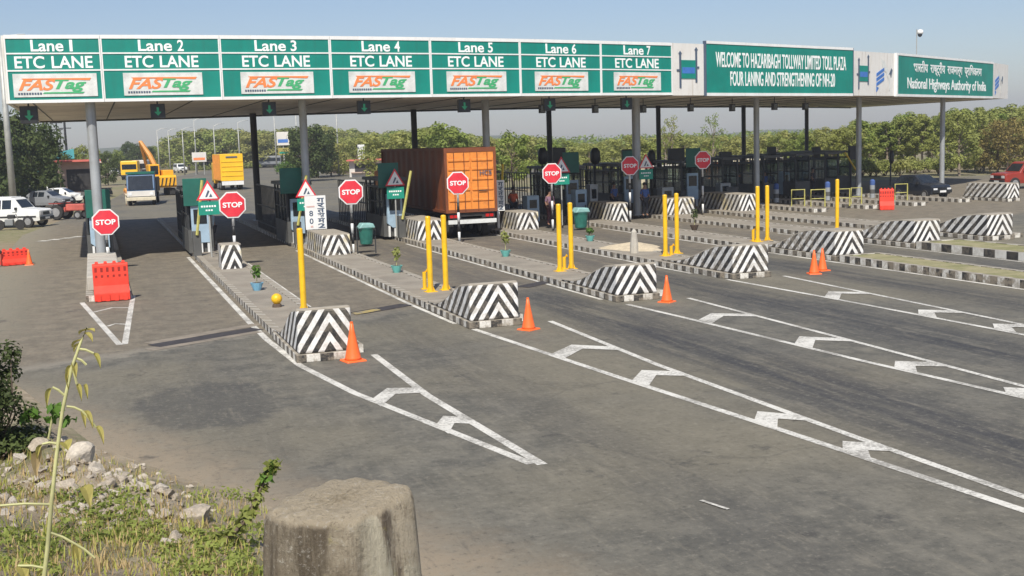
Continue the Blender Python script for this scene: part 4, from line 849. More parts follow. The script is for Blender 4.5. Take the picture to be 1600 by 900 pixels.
# ------------------------------------------------------------------ vehicles
def wheel(parent, x, y, r, wd, axis='x'):
    wl = MB().lathe([(r*.62, -wd/2), (r*.93, -wd/2), (r, -wd*.35), (r, wd*.35), (r*.93, wd/2), (r*.62, wd/2)], 22, (x, y, r), axis).build('wheel', 'rubber', parent, smooth=False)
    MB().lathe([(r*.58, -wd*.52), (r*.61, -wd*.4), (r*.61, wd*.4), (r*.58, wd*.52)], 16, (x, y, r), axis).build('rim', 'rim', wl)
def car(label, cat, loc, rz, paint, st, side_w, wheels, r, name='parked_car', shield=None, group=None, lamps=True):
    """st: stations nose (-y) to tail (+y): (y, z_low, z_belt, z_top, half_belt, half_top); local front is -y"""
    t = thing(name, label, cat, loc, rz, group)
    b = MB(); n = len(st)
    for (y, zl, zb, zt, wb, wt) in st: b.v += [(-wb*.96, y, zl), (-wb, y, zl+.25), (-wb*.985, y, zb), (-wt, y, zt-.03), (-wt*.9, y, zt), (wt*.9, y, zt), (wt, y, zt-.03), (wb*.985, y, zb), (wb, y, zl+.25), (wb*.96, y, zl)]
    for i in range(n-1):
        for k in range(10): b.f.append([i*10+k, i*10+(k+1) % 10, (i+1)*10+(k+1) % 10, (i+1)*10+k])
    b.f.append(list(range(10))); b.f.append([(n-1)*10+k for k in range(10)][::-1]); b.build('body', paint, t, bevel=.012)
    def lk(y, j):
        for A, B in zip(st, st[1:]):
            if A[0] <= y <= B[0]: return A[j]+(B[j]-A[j])*(y-A[0])/max(1e-6, B[0]-A[0])
        return st[-1][j]
    for s_ in (-1, 1):
        for (ya, yb) in side_w:
            q = []
            for y in (ya, yb):
                for f in (.08, .86):
                    zb, zt, wb, wt = lk(y, 2), lk(y, 3)-.03, lk(y, 4)*.985, lk(y, 5); q.append((s_*(wb+(wt-wb)*f+.008), y, zb+(zt-zb)*f))
            MB().add(q+[(x-s_*.03, y, z) for x, y, z in q], [(0, 1, 3, 2), (4, 6, 7, 5), (0, 2, 6, 4), (1, 5, 7, 3), (0, 4, 5, 1), (2, 3, 7, 6)]).build('window', 'glass_dark', t)
    for (i0, i1, nm) in shield or []:
        A, B = st[i0], st[i1]; q = []
        for S, f in ((A, .1), (B, .9)):
            pass
        za, zb_ = A[3], B[3]; ya, yb = A[0], B[0]; nrm = Vector((0, -(zb_-za), (yb-ya))).normalized()*.01
        if nrm.z < 0: nrm = -nrm
        for f, wf in ((.08, A[5]+(B[5]-A[5])*.08), (.9, A[5]+(B[5]-A[5])*.9)):
            for s_ in (-1, 1): q.append(Vector((s_*wf*.84, ya+(yb-ya)*f, za+(zb_-za)*f))+nrm)
        MB().add(q+[v-nrm*3 for v in q], [(0, 1, 3, 2), (4, 6, 7, 5), (0, 2, 6, 4), (1, 5, 7, 3), (0, 4, 5, 1), (2, 3, 7, 6)]).build(nm, 'glass_dark', t)
    wb = max(s_[4] for s_ in st)
    for y in wheels:
        for s_ in (-1, 1): wheel(t, s_*(wb-.08), y, r, .22)
    y0, y1 = st[0][0], st[-1][0]; zl = st[0][1]
    MB().box(-wb*.92, wb*.92, y0-.08, y0-.004, zl+.02, zl+.22).build('front_bumper', 'black_plastic', t, bevel=.02); MB().box(-wb*.92, wb*.92, y1+.004, y1+.08, zl+.02, zl+.22).build('rear_bumper', 'black_plastic', t, bevel=.02)
    if lamps:
        zh = st[0][2]-.12
        for s_ in (-1, 1):
            MB().box(s_*wb*.68-.15, s_*wb*.68+.15, y0-.03, y0-.003, zh-.1, zh+.07).build('headlight', 'lamp_clear', t, bevel=.01); MB().box(s_*wb*.72-.09, s_*wb*.72+.09, y1+.003, y1+.03, st[-1][2]-.3, st[-1][2]).build('tail_light', 'lamp_red', t)
        MB().box(-wb*.42, wb*.42, y0-.02, y0-.003, zh-.12, zh+.06).build('grille', 'black_plastic', t)
        MB().box(-.24, .24, y0-.09, y0-.082, zl+.06, zl+.18).build('number_plate', 'sign_white', t)
    for s_ in (-1, 1): MB().box(s_*(wb+.02)-.07, s_*(wb+.02)+.07, st[2][0]+.25, st[2][0]+.4, st[2][2]+.0, st[2][2]+.16).build('wing_mirror', 'black_plastic', t, bevel=.02)
    return t
SUV = [(-2.1, .42, .98, 1.0, .80, .76), (-1.95, .38, 1.02, 1.08, .84, .80), (-.95, .38, 1.08, 1.15, .85, .80), (-.45, .38, 1.08, 1.75, .85, .68), (-.3, .38, 1.08, 1.82, .85, .67), (1.95, .38, 1.08, 1.82, .85, .68), (2.1, .4, 1.08, 1.78, .83, .66)]
HAT = [(-1.75, .35, .72, .75, .68, .62), (-1.6, .28, .8, .85, .76, .70), (-.85, .26, .90, .97, .78, .70), (-.1, .26, .92, 1.42, .78, .58), (.3, .26, .92, 1.47, .78, .57), (1.2, .26, .93, 1.43, .78, .57), (1.68, .28, .92, 1.15, .76, .62), (1.78, .35, .85, .9, .72, .65)]
SED = [(-2.1, .35, .7, .73, .72, .66), (-1.95, .28, .78, .83, .80, .74), (-.95, .26, .88, .94, .82, .74), (-.2, .26, .9, 1.38, .82, .60), (.2, .26, .9, 1.42, .82, .59), (1.0, .26, .9, 1.38, .82, .59), (1.55, .28, .9, .98, .81, .70), (2.1, .35, .85, .93, .78, .70)]
p = at(28, 355); suv = car('white boxy off-roader parked on the left shoulder', 'off-roader', (p.x-.15, p.y+.5, 0), R(62), 'car_white', SUV, [(-.28, .32), (.4, 1.0), (1.08, 1.85)], (-1.35, 1.35), .36, 'off_roader', [(2, 3, 'windscreen')])
MB().box(-.55, .55, -.2, 1.8, 1.83, 1.87).build('roof_panel', 'car_white', suv, bevel=.01)
for s_ in (-1, 1): MB().box(s_*.86-.015, s_*.86+.015, -1.9, 1.95, .62, .70).build('side_moulding', 'black_plastic', suv)
car('dark blue-black hatchback leaving the far lanes', 'car', (48.3, 60.4, 0), R(4), 'car_navy', HAT, [(-.05, .5), (.58, 1.15)], (-1.1, 1.15), .29, 'hatchback', [(2, 3, 'windscreen')])
p = at(1590, 297); car('red jeep partly cut off by the right edge', 'jeep', (p.x+2.0, p.y+1.6, 0), R(-95), 'car_red', SUV, [(-.28, .32), (.4, 1.0), (1.08, 1.85)], (-1.35, 1.35), .40, 'red_jeep', [(2, 3, 'windscreen')])
p = at(282, 270); car('small white car coming towards the plaza on the far road', 'car', (p.x, p.y, 0), R(12), 'car_white', SUV, [(-.28, .32), (.4, 1.0), (1.08, 1.85)], (-1.35, 1.35), .36, 'white_car', [(2, 3, 'windscreen')])
for i, (px, py, paint, st, rz, ds) in enumerate([(50, 318, 'car_dark', SED, 60, 'dark saloon parked behind the white off-roader'), (78, 325, 'car_grey', HAT, 55, 'grey hatchback parked under the dark tree'), (98, 318, 'car_white', SED, 70, 'white saloon parked near the red tractor'), (70, 309, 'car_white', HAT, 70, 'white hatchback deep under the dark tree'), (30, 312, 'car_dark', HAT, 50, 'dark hatchback half hidden by the lamp mast'), (112, 308, 'car_grey', SED, 75, 'grey saloon near the brick stall'), (178, 275, 'car_white', HAT, 20, 'white car far down the left roadside'), (60, 300, 'car_grey', SED, 65, 'grey saloon deepest under the dark tree')]):
    p = at(px, py); car(ds, 'car', (p.x, p.y, 0), R(rz), paint, st, [(-.05, .5), (.58, 1.0)], (-1.2, 1.2), .3, 'parked_car', [(2, 3, 'windscreen')], 'cars parked on the left shoulder', lamps=True)
# orange container truck
TX, TY = 16.08, 50.9
tk = thing('container_truck', 'large orange container truck seen from behind in a toll lane', 'truck', (TX, TY, 0))
W2, L, Z0, Z1 = 1.16, 12.2, 1.18, 4.1
for s_, nm in ((-1, 'side_panel'), (1, 'side_panel')):
    m = MB(); n = 44
    for i in range(n+1):
        y = .12+(L-.24)*i/n; ph = i % 4; off = 0 if ph in (0, 1) else .045
        m.v += [(s_*(W2-off), y, Z0+.12), (s_*(W2-off), y, Z1-.12), (s_*(W2-.1), y, Z0+.12), (s_*(W2-.1), y, Z1-.12)]
    for i in range(n): k = i*4; m.f += [[k, k+4, k+5, k+1], [k+2, k+3, k+7, k+6], [k+1, k+5, k+7, k+3], [k, k+2, k+6, k+4]]
    m.build(nm, 'truck_orange_shaded', tk)
fr = MB()
for s_ in (-1, 1):
    fr.box(s_*W2-.06, s_*W2+.06, 0, .118, Z0, Z1); fr.box(s_*W2-.06, s_*W2+.06, L-.118, L, Z0, Z1); fr.box(s_*W2-.06, s_*W2+.06, .12, L-.12, Z0, Z0+.118); fr.box(s_*W2-.06, s_*W2+.06, .12, L-.12, Z1-.118, Z1)
fr.box(-W2+.062, W2-.062, 0, .118, Z1-.2, Z1); fr.box(-W2+.062, W2-.062, 0, .118, Z0, Z0+.14); fr.build('container_frame', 'truck_orange_shaded', tk)
MB().box(-W2+.062, W2-.062, .12, L-.02, Z1-.06, Z1-.01).build('container_roof', 'truck_orange_shaded', tk); MB().box(-W2+.062, W2-.062, .12, L-.02, Z0+.02, Z0+.1).build('container_floor', 'truck_dark', tk)
for s_ in (-1, 1):
    x0, x1 = (-W2+.065, -.008) if s_ < 0 else (.008, W2-.065)
    d = MB().box(x0, x1, .02, .09, Z0+.145, Z1-.205).build('rear_door', 'truck_orange', tk)
    rb = MB()
    for z in (Z0+.5, Z0+.98, Z0+1.45, Z0+1.9, Z0+2.3): rb.box(x0+.04, x1-.04, -.02, .0195, z, z+.14, .0)
    rb.build('door_rib', 'truck_orange', d, bevel=.03)
    bar = MB()
    for q in (.28, .72): xx = x0+(x1-x0)*q; bar.tube([(xx, -.03, Z0+.1), (xx, -.03, Z1-.2)], .018, 6)
    bar.build('locking_bar', 'truck_orange_shaded', d); MB().box((x0+x1)/2-.2, (x0+x1)/2+.2, -.05, -.035, Z0+.95, Z0+1.0).build('door_handle', 'truck_dark', d)
text('HCS', 'logo_dark', 'lettering', tk, (.42, .98, Z0+1.66, Z0+1.88), -.022, 0, .01)
MB().box(-.5, .5, .1, L+1.5, .72, 1.0).build('chassis', 'truck_dark', tk); MB().box(-W2+.02, W2-.02, -.06, .06, .68, .86).build('rear_bumper', 'logo_pale', tk)
MB().box(-W2+.05, W2-.05, .1, .16, .9, 1.15).build('tail_panel', 'truck_dark', tk)
for x in (-.95, -.75, .75, .95): MB().box(x-.08, x+.08, .06, .098, .95, 1.08).build('tail_light', 'lamp_red', tk)
for y in (1.2, 2.5, 3.8, L+.6):
    for s_ in (-1, 1): wheel(tk, s_*.92, y, .5, .42 if y < L else .3)
cb = MB(); cb.prism([(L+.3, .6), (L+2.4, .6), (L+2.4, 1.6), (L+2.2, 2.9), (L+.3, 3.0)], -1.15, 1.15, 'x').build('cab', 'truck_orange', tk, bevel=.05)
mf = MB()
for s_ in (-1, 1): mf.box(s_*1.0-.18, s_*1.0+.18, .3, .34, .35, .8)
mf.build('mud_flap', 'rubber', tk)
# yellow truck far
p = at(366, 297); ty = thing('yellow_truck', 'yellow box truck driving away on the far road', 'truck', (p.x-.1, p.y, 0), R(2)); 
MB().box(-1.2, 1.2, 0, 6, 1.0, 3.85).build('box_body', 'truck_yellow', ty, bevel=.04)
r_ = MB()
for z in (1.5, 2.0, 2.5, 3.0): r_.box(-1.1, 1.1, -.05, -.003, z, z+.08)
r_.build('door_rib', 'truck_yellow', ty); r_ = MB()
for y in range(12): r_.box(-1.25, -1.202, .3+y*.48, .42+y*.48, 1.1, 3.75)
r_.build('side_rib', 'boom_orange', ty); MB().box(-1.15, 1.15, -.08, .02, .55, .97).build('rear_bumper', 'sign_white', ty); MB().box(-.6, .6, -.056, -.004, 3.45, 3.6).build('stencil', 'logo_dark', ty)
MB().box(-.5, .5, .1, 8, .6, .95).build('chassis', 'truck_dark', ty); MB().box(-1.1, 1.1, 6.3, 8.1, .6, 2.9).build('cab', 'truck_yellow', ty, bevel=.1)
for y in (1.2, 2.4, 7.2):
    for s_ in (-1, 1): wheel(ty, s_*.95, y, .5, .4)
# blue-fronted truck facing us
p = at(222, 321); tb = thing('blue_truck', 'old blue-cabbed truck facing the plaza beside the excavator', 'truck', (p.x, p.y, 0), R(-6))
MB().prism([(-.2, .55), (-.25, 1.4), (.1, 2.5), (1.6, 2.55), (1.6, .55)], -1.1, 1.1, 'x').build('cab', 'truck_blue', tb, bevel=.05)
MB().add([(-.98, -.29, 1.3), (.98, -.29, 1.3), (.95, .06, 2.42), (-.95, .06, 2.42), (-.98, -.17, 1.29), (.98, -.17, 1.29), (.95, .14, 2.42), (-.95, .14, 2.42)], [(0, 1, 2, 3), (7, 6, 5, 4), (0, 4, 5, 1), (1, 5, 6, 2), (2, 6, 7, 3), (3, 7, 4, 0)]).build('windscreen', 'glass_dark', tb)
MB().box(-1.1, 1.1, -.33, -.26, .75, 1.2).build('grille', 'wall_white', tb, bevel=.02); MB().box(-1.15, 1.15, -.45, -.26, .42, .7).build('front_bumper', 'logo_tan', tb, bevel=.03)
for s_ in (-1, 1): MB().box(s_*.85-.13, s_*.85+.13, -.36, -.331, .85, 1.08).build('headlight', 'lamp_clear', tb)
MB().box(-1.15, 1.15, 1.7, 6.5, 1.0, 2.2).build('cargo_bed', 'truck_dark', tb); MB().box(-1.14, 1.14, .1, 1.4, 2.56, 2.75).build('roof_visor', 'board_green', tb)
for y in (.6, 5.2):
    for s_ in (-1, 1): wheel(tb, s_*.95, y, .48, .3)
# excavator
p = at(252, 305); ex = thing('excavator', 'yellow excavator with its orange boom raised beside the blue truck', 'excavator', (p.x, p.y, 0), R(8))
for s_ in (-1, 1): MB().prism([(-1.6, .1), (-1.3, 0), (1.3, 0), (1.6, .1), (1.6, .55), (1.3, .7), (-1.3, .7), (-1.6, .55)], s_*.85-.28, s_*.85+.28, 'x').build('track', 'rubber', ex)
MB().box(-1.2, 1.2, -1.5, 1.5, .85, 1.9).build('upper_body', 'excavator_yellow', ex, bevel=.1); MB().prism([(-1.6, .8), (-1.9, 1.0), (-1.9, 1.8), (-1.6, 2.0)], -1.2, 1.2, 'x').build('counterweight', 'excavator_yellow', ex)
z_ = MB()
for i in range(6): z_.prism([(-1.1+i*.38, .9), (-.98+i*.38, .9), (-.8+i*.38, 1.75), (-.92+i*.38, 1.75)], -1.93, -1.903, 'y')
z_.build('hazard_stripe', 'black_plastic', ex)
MB().box(-1.15, -.1, -.6, .9, 1.91, 3.1).build('cab', 'excavator_yellow', ex, bevel=.08); MB().box(-1.0, -.25, -.63, -.602, 2.1, 2.95).build('cab_window', 'glass_dark', ex); MB().box(.1, 1.1, -1.2, .6, 1.91, 2.5).build('engine_cover', 'excavator_yellow', ex, bevel=.05)
MB().tube([(.3, 1.2, 1.7), (-.5, 2.0, 4.0), (-1.2, 2.6, 5.4)], [.28, .26, .18], 6).build('boom', 'boom_orange', ex); MB().tube([(-1.2, 2.6, 5.4), (-.6, 3.8, 3.2), (-.5, 4.0, 2.6)], [.2, .18, .12], 6).build('dipper', 'boom_orange', ex)
MB().box(-.9, -.1, 3.7, 4.5, 1.9, 2.6).build('bucket', 'truck_dark', ex, bevel=.1)
# red tractor / motorbike
p = at(118, 342); tt = thing('red_tractor', 'small red tractor parked on the left shoulder', 'tractor', (p.x-.3, p.y, 0), R(60))
MB().box(-.35, .35, -1.4, .2, .7, 1.25).build('bonnet', 'tin_red', tt, bevel=.08); MB().box(-.45, .45, .2, 1.2, .6, 1.0).build('rear_body', 'tin_red', tt, bevel=.05)
for s_ in (-1, 1):
    wheel(tt, s_*.7, .8, .62, .32); wheel(tt, s_*.55, -1.0, .36, .2); MB().box(s_*.7-.2, s_*.7+.2, .25, 1.35, 1.3, 1.38).build('mudguard', 'car_red', tt)
MB().box(-.25, .25, .5, .95, 1.0, 1.4).build('seat', 'black_plastic', tt); MB().tube([(0, .35, 1.1), (0, .3, 1.6)], .03, 6).build('steering_column', 'black_plastic', tt); tt.scale = (.82,)*3
p = at(16, 359); mb_ = thing('motorbike', 'dark motorbike parked in front of the white off-roader', 'motorbike', (p.x, p.y, 0), R(70))
for y in (-.62, .62):
    wl = MB().lathe([(.2, -.05), (.3, -.05), (.3, .05), (.2, .05)], 18, (0, y, .3), 'x').build('wheel', 'rubber', mb_)
MB().tube([(0, -.62, .3), (0, -.4, .95)], .03, 6).build('fork', 'rim', mb_); MB().tube([(-.3, -.35, 1.02), (.3, -.35, 1.02)], .02, 6).build('handlebar', 'black_plastic', mb_); MB().box(-.12, .12, -.35, .1, .65, .9).build('tank', 'car_dark', mb_, bevel=.06); MB().box(-.12, .12, .1, .7, .7, .8).build('seat', 'black_plastic', mb_, bevel=.03); MB().box(-.14, .14, -.25, .25, .25, .62).build('engine', 'car_grey', mb_, bevel=.04)
# far queue of vehicles behind the hedge
for i, (px, py, paint, nm, ds, w_, h_) in enumerate([(405, 262, 'wall_white', 'white_lorry', 'white lorry behind the dark rear column', 2.4, 3.2), (422, 262, 'car_grey', 'pale_bus', 'grey-white bus behind the road hedge', 5, 2.6), (455, 258, 'car_grey', 'grey_bus', 'grey bus beyond the round green bush', 5, 2.4), (203, 281, 'truck_yellow', 'yellow_lorry', 'yellow lorry far behind the blue truck', 2.6, 3.0), (219, 279, 'wall_white', 'cream_lorry', 'cream lorry far behind the blue truck', 2.6, 3.0), (290, 262, 'leaf_yellow', 'pale_green_bus', 'pale green bus behind the small white car', 3.4, 3.2)]):
    p = at(px, py); t = thing(nm, ds, 'bus' if 'bus' in nm else 'lorry', (p.x, p.y, 0), -.1)
    MB().box(-w_/2, w_/2, 0, 6, .6, h_).build('body', paint, t, bevel=.15); MB().box(-w_/2+.2, w_/2-.2, -.03, -.003, h_*.55, h_*.82).build('windscreen', 'glass_dark', t); MB().box(-w_/2, w_/2, -.12, -.003, .5, .8).build('bumper', 'black_plastic', t)
    for y in (1.2, 4.8):
        for s_ in (-1, 1): wheel(t, s_*(w_/2-.15), y, .45, .3)

# ------------------------------------------------------------------ roadside buildings, boards, masts
def mast(label, px, pybase, h, r=.09, lamp=True, Y=None):
    p = at(px, pybase); 
    t = thing('lamp_mast', label, 'lamp mast', (p.x, p.y, 0), 0, 'lamp masts along the road'); MB().tube([(0, 0, 0), (0, 0, h)], [r, r*.6], 10).build('pole', 'pole_grey', t, smooth=True)
    if lamp: MB().tube([(0, 0, h-.1), (.8, 0, h+.25), (1.5, 0, h+.3)], .045, 6).build('arm', 'pole_grey', t); MB().box(1.3, 1.9, -.12, .12, h+.25, h+.35).build('lamp_head', 'column_steel', t, bevel=.02)
mast('thick grey lamp mast rising behind the white off-roader at the left edge', 22, 330, 13.5, .30)
for i, (px, pb, h) in enumerate([(250, 276, 8.0), (267, 274, 8), (289, 273, 8.2), (308, 272, 9.8), (338, 272, 8.6), (376, 271, 9), (433, 272, 11), (467, 273, 11), (530, 275, 11), (480, 270, 10)]):
    mast('slim pale lamp mast, ' + ['leftmost of the row beyond the excavator', 'second from the left', 'third from the left, beyond the small white car', 'tallest left of the yellow truck', 'above the white and orange board', 'just right of the yellow truck', 'left of the blue and white billboard pole', 'beside the near grey column of the notice board', 'right of the notice board, before the bright trees', 'behind the near grey column of the notice board'][i], px, pb, h, .13)
for i, (px, pb, h) in enumerate([(81, 300, 8.4), (96, 298, 8.6), (109, 300, 8.6)]):
    p = at(px, pb); t = thing('utility_pole', 'dark utility pole with cross arms near the teal stall roof, ' + ['left one', 'middle one', 'right one, thickest'][i], 'utility pole', (p.x, p.y, 0), 0, 'dark utility poles')
    MB().tube([(0, 0, 0), (0, 0, h)], [.16 if i == 2 else .11, .12 if i == 2 else .08], 8).build('pole', 'dark_steel', t)
    for z in (h-.5, h-1.3): MB().box(-.7, .7, -.05, .05, z, z+.1).build('cross_arm', 'dark_steel', t)
def board(label, px, py0, py1, w_px, pb, mat, post='pole_grey', lines=None):
    b = at(px, pb); Y = b.y; z0, z1 = atY(px, py1, Y).z, atY(px, py0, Y).z; h = w_px/FPX*Y/2
    t = thing('roadside_board', label, 'roadside board', (b.x, Y, 0), -.2); MB().box(-h, h, -.1, .1, z0, z1).build('panel', mat, t, bevel=.03)
    for sx in ([-h*.6, h*.6] if h > 1.2 else [0]): MB().tube([(sx, .15, 0), (sx, .15, z1-.2)], .08, 8).build('post', post, t)
    if lines: MB().box(-h*.8, h*.8, -.13, -.102, z0+(z1-z0)*.2, z0+(z1-z0)*.45).build('print', lines, t)
board('small white and orange roadside board left of the yellow truck', 313, 238, 253, 21, 273, 'wall_white', lines='logo_orange')
board('blue and white billboard on a pole right of the dark rear column', 445, 206, 227, 19, 272, 'wall_white', lines='logo_blue'); board('yellow-green shop board under the blue and white billboard', 446, 231, 242, 18, 274, 'leaf_yellow', lines='plate_green')
board('tall white panel board left of the dark truck side', 566, 226, 249, 11, 272, 'sign_white', lines='wall_white'); board('white hoarding among the trees behind the road bush', 500, 243, 252, 20, 275, 'wall_white', lines='tin_red')
def stall(label, px, pb, w_, d_, h_, wall, roof, rz=0, name='roadside_stall'):
    p = at(px, pb); t = thing(name, label, 'stall', (p.x, p.y, 0), rz); a = w_/2
    MB().box(-a, a, 0, d_, 0, h_).build('wall', wall, t); MB().box(-a-.3, a+.3, -.9, d_+.3, h_+.003, h_+.18, .03).build('roof', roof, t); MB().box(-a*.7, a*.7, -.03, -.003, .7, h_*.8).build('opening', 'truck_dark', t); MB().box(-a*.9, a*.9, -.5, -.01, .55, .68).build('counter', 'wall_pink', t)
stall('low stall with a teal tarpaulin roof under the dark tree', 92, 305, 4.0, 4, 2.6, 'truck_dark', 'teal_tarp', .2); 
p = at(92, 305); t = thing('teal_awning', 'teal tarpaulin awning above the stall at the left', 'awning', (p.x, p.y-1.2, 0), .2); MB().prism([(-1.6, 3.5), (1.8, 3.9), (1.8, 4.9), (-1.4, 4.2)], -.6, .4, 'y').build('cloth', 'teal_tarp', t); MB().tube([(1.7, .2, 0), (1.7, .2, 4)], .05, 6).build('post', 'dark_steel', t); MB().tube([(-1.4, .2, 0), (-1.4, .2, 3.9)], .05, 6).build('post', 'dark_steel', t)
stall('pinkish brick stall with a red roof near the red tractor', 127, 310, 3.4, 4, 3.6, 'wall_pink', 'tin_red', .1); stall('small cream kiosk left of the leftmost column', 140, 296, 2.6, 3, 3.2, 'wall_white', 'hoarding_pink', 0)
stall('long pink roadside shop behind the trees in the middle distance', 590, 268, 16, 6, 2.6, 'wall_pink', 'hoarding_pink', -.3, 'roadside_shop'); stall('low cream shop beyond the road bush', 505, 266, 12, 6, 2.6, 'wall_white', 'hoarding_pink', -.3, 'roadside_shop'); stall('small red-roofed shack left of the truck', 575, 276, 5, 4, 2.2, 'wall_white', 'tin_red', -.3, 'roadside_shop')
stall('low ochre shed behind the far booths', 1165, 280, 7, 4, 1.7, 'logo_orange', 'logo_tan', -.4, 'roadside_shed')
p = at(1340, 283); t = thing('boundary_wall', 'long low tan wall in front of the far right wood', 'wall', (p.x, p.y+18, 0), .25); MB().box(-14, 14, 0, .25, 0, 1.5).build('wall', 'logo_tan', t); MB().box(-14, 14, -.05, .3, 1.503, 1.6).build('coping', 'wall_white', t)
# white-topped line of kerb stones far left
# ------------------------------------------------------------------ trees
def limb(m, a, b, r0, r1): mid = (Vector(a)+Vector(b))/2+Vector((random.uniform(-.15, .15), random.uniform(-.15, .15), 0)); m.tube([a, mid, b], [r0, (r0+r1)/2, r1], 6)
def make_tree(name, label, h, crown_w, n_cl, per, size, leaf, bark, base=.3, group=None, shape='round'):
    t = thing(name, label, 'tree', (0, 0, 0), 0, group); tk_ = MB(); fo = MB()
    th = h*.55; tk_.tube([(0, 0, -.1), (.08, .05, th*.5), (.02, .1, th)], [h*.022, h*.016, h*.01], 8)
    for i in range(n_cl):
        u = (i+.5)/n_cl; a = i*2.399+random.uniform(-.4, .4); z = h*(base+(1-base-.08)*u)
        if shape == 'round': rr = crown_w*.5*math.sqrt(max(.05, 1-((u-.42)/.62)**2))*random.uniform(.45, .95)
        elif shape == 'tall': rr = crown_w*.5*(1-u*.55)*random.uniform(.3, .9)
        else: rr = crown_w*.5*random.uniform(.2, 1)
        c = (rr*math.cos(a), rr*math.sin(a), z); cr_ = crown_w*random.uniform(.13, .23)
        limb(tk_, (0, 0, min(th, z*.75)), c, h*.008, h*.003); leafquads(fo, c, (cr_, cr_, cr_*.75), per, size)
    tk_.build('trunk', bark, t); fo.build('crown', leaf, t); return t
P = {}
P['scrub'] = make_tree('scrub_tree', '', 5.0, 4.6, 16, 150, .16, 'leaf_scrub', 'bark', .12)
P['scrub2'] = make_tree('scrub_tree', '', 5.0, 3.8, 14, 150, .16, 'leaf_forest', 'bark', .15)
P['forest'] = make_tree('woodland_tree', '', 7.0, 3.6, 18, 140, .16, 'leaf_forest', 'bark_pale', .34, None, 'tall')
P['forest2'] = make_tree('woodland_tree', '', 7.0, 4.4, 20, 140, .17, 'leaf_scrub', 'bark_pale', .2)
P['dark'] = make_tree('shade_tree', '', 8.0, 7.5, 26, 190, .22, 'leaf_dark', 'bark', .12)
P['brown'] = make_tree('dry_tree', '', 6.0, 5.0, 18, 110, .16, 'leaf_brown', 'bark', .15)
P['sparse'] = make_tree('sparse_tree', '', 8.0, 3.6, 13, 42, .15, 'leaf_forest', 'bark_pale', .35, None, 'open')
used = set()
def plant(kind, x, y, sc, label, group, wide=1.0):
    o = P[kind]; rz = random.uniform(0, 6.28); s_ = (sc*wide, sc*wide, sc)
    if kind not in used:
        used.add(kind); o.location = (x, y, 0); o.rotation_euler = (0, 0, rz); o.scale = s_; o['label'] = label; o['group'] = group
    else: dup(o, (x, y, 0), rz, label, group, s_)
rd = random.Random(3)
# right-hand wood
for k in range(46):
    px = 1215+470*(k+rd.uniform(-.4, .4))/46; Y = rd.uniform(100, 124); x = ratio(px)*Y; top = interp([(1200, 202), (1290, 192), (1360, 174), (1450, 163), (1560, 155), (1700, 155)], px)+rd.choice([rd.uniform(-5, 7), rd.uniform(-9, 2), rd.uniform(2, 14)])
    hh = 4.4+(interp([(1200, 197.7), (1600, 185)], px)-top)/FPX*Y*1.1; kd = rd.choice(['forest', 'forest', 'forest2']); plant(kd, x, Y, hh/7.0, 'green woodland tree in the dense row at the far right', 'woodland trees on the right', 1.15)
for k in range(10):
    px = 1500+200*(k+rd.uniform(-.3, .3))/10; Y = rd.uniform(84, 95); kd = rd.choice(['brown', 'brown', 'forest2']); plant(kd, ratio(px)*Y, Y, (5.3+rd.uniform(-.5, 1.2))/(6 if kd == 'brown' else 7), 'dry olive-brown tree at the front of the right-hand wood', 'dry trees on the right')
# far middle scrub
for k in range(95):
    px = 610+640*(k+rd.uniform(-.5, .5))/95; Y = rd.choice([rd.uniform(120, 180), rd.uniform(180, 300)]); hz = 228-.0317*(px-119)+4; top = interp([(600, 196), (680, 190), (760, 205), (900, 209), (1000, 206), (1130, 203), (1250, 203)], px)+rd.choice([rd.uniform(-2, 5), rd.uniform(-7, 10), rd.uniform(4, 14)])
    hh = max(2.6, 4.37+(hz-top)/FPX*Y); kd = rd.choice(['scrub', 'scrub', 'scrub2']); plant(kd, ratio(px)*Y, Y, hh/5.0, 'low scrubby tree in the belt behind the booths', 'scrub trees behind the plaza', 1.5)
for k in range(5):
    px = 650+14*k+rd.uniform(-5, 5); Y = rd.uniform(105, 140); plant('scrub2', ratio(px)*Y, Y, (4.37+(212-rd.uniform(178, 192))/FPX*Y)/5.0, 'bushy tree rising above the orange truck roof', 'trees above the truck roof', 1.2)
for px, top, ds in ((1050, 168, 'thin open tree between the two rightmost STOP signs'), (1115, 166, 'almost bare tree under the left end of the welcome board'), (1040, 185, 'slim open tree left of the tallest one in the middle')):
    Y = 115; plant('sparse', ratio(px)*Y, Y, (4.37+(201-top)/FPX*Y)/7.6, ds, 'open trees above the scrub', .8)
plant('scrub2', ratio(800)*100, 100, 1.05, 'round green bush right of the orange truck', 'scrub trees behind the plaza', 1.0)
# left middle, beyond the road
for k in range(46):
    px = 225+390*(k+rd.uniform(-.4, .4))/46; Y = rd.uniform(262, 330); hz = 228-.0317*(px-119)+4; top = interp([(225, 232), (270, 205), (320, 193), (400, 196), (480, 186), (560, 196), (610, 200)], px)+rd.uniform(-4, 6)
    hh = 4.37+(hz-top)/FPX*Y; kd = rd.choice(['forest2', 'scrub', 'forest']); plant(kd, ratio(px)*Y+(0), Y, hh/(5.0 if kd == 'scrub' else 7.0), 'green tree in the far belt beyond the yellow truck', 'trees beyond the far road', 1.5)
for k, (px, Y, top) in enumerate([(480, 150, 182), (495, 165, 186), (470, 200, 190), (515, 170, 205), (535, 190, 200), (558, 180, 203), (590, 170, 205), (610, 165, 203), (575, 200, 196)]):
    kd = 'dark' if k < 3 else 'scrub'; plant(kd, ratio(px)*Y, Y, (4.37+(216-top)/FPX*Y)/(8 if k < 3 else 5), 'dark leafy tree behind the notice board column' if k < 3 else 'yellow-green bushy tree between the notice board and the truck', 'trees left of the truck', .9 if k < 3 else 1.2)
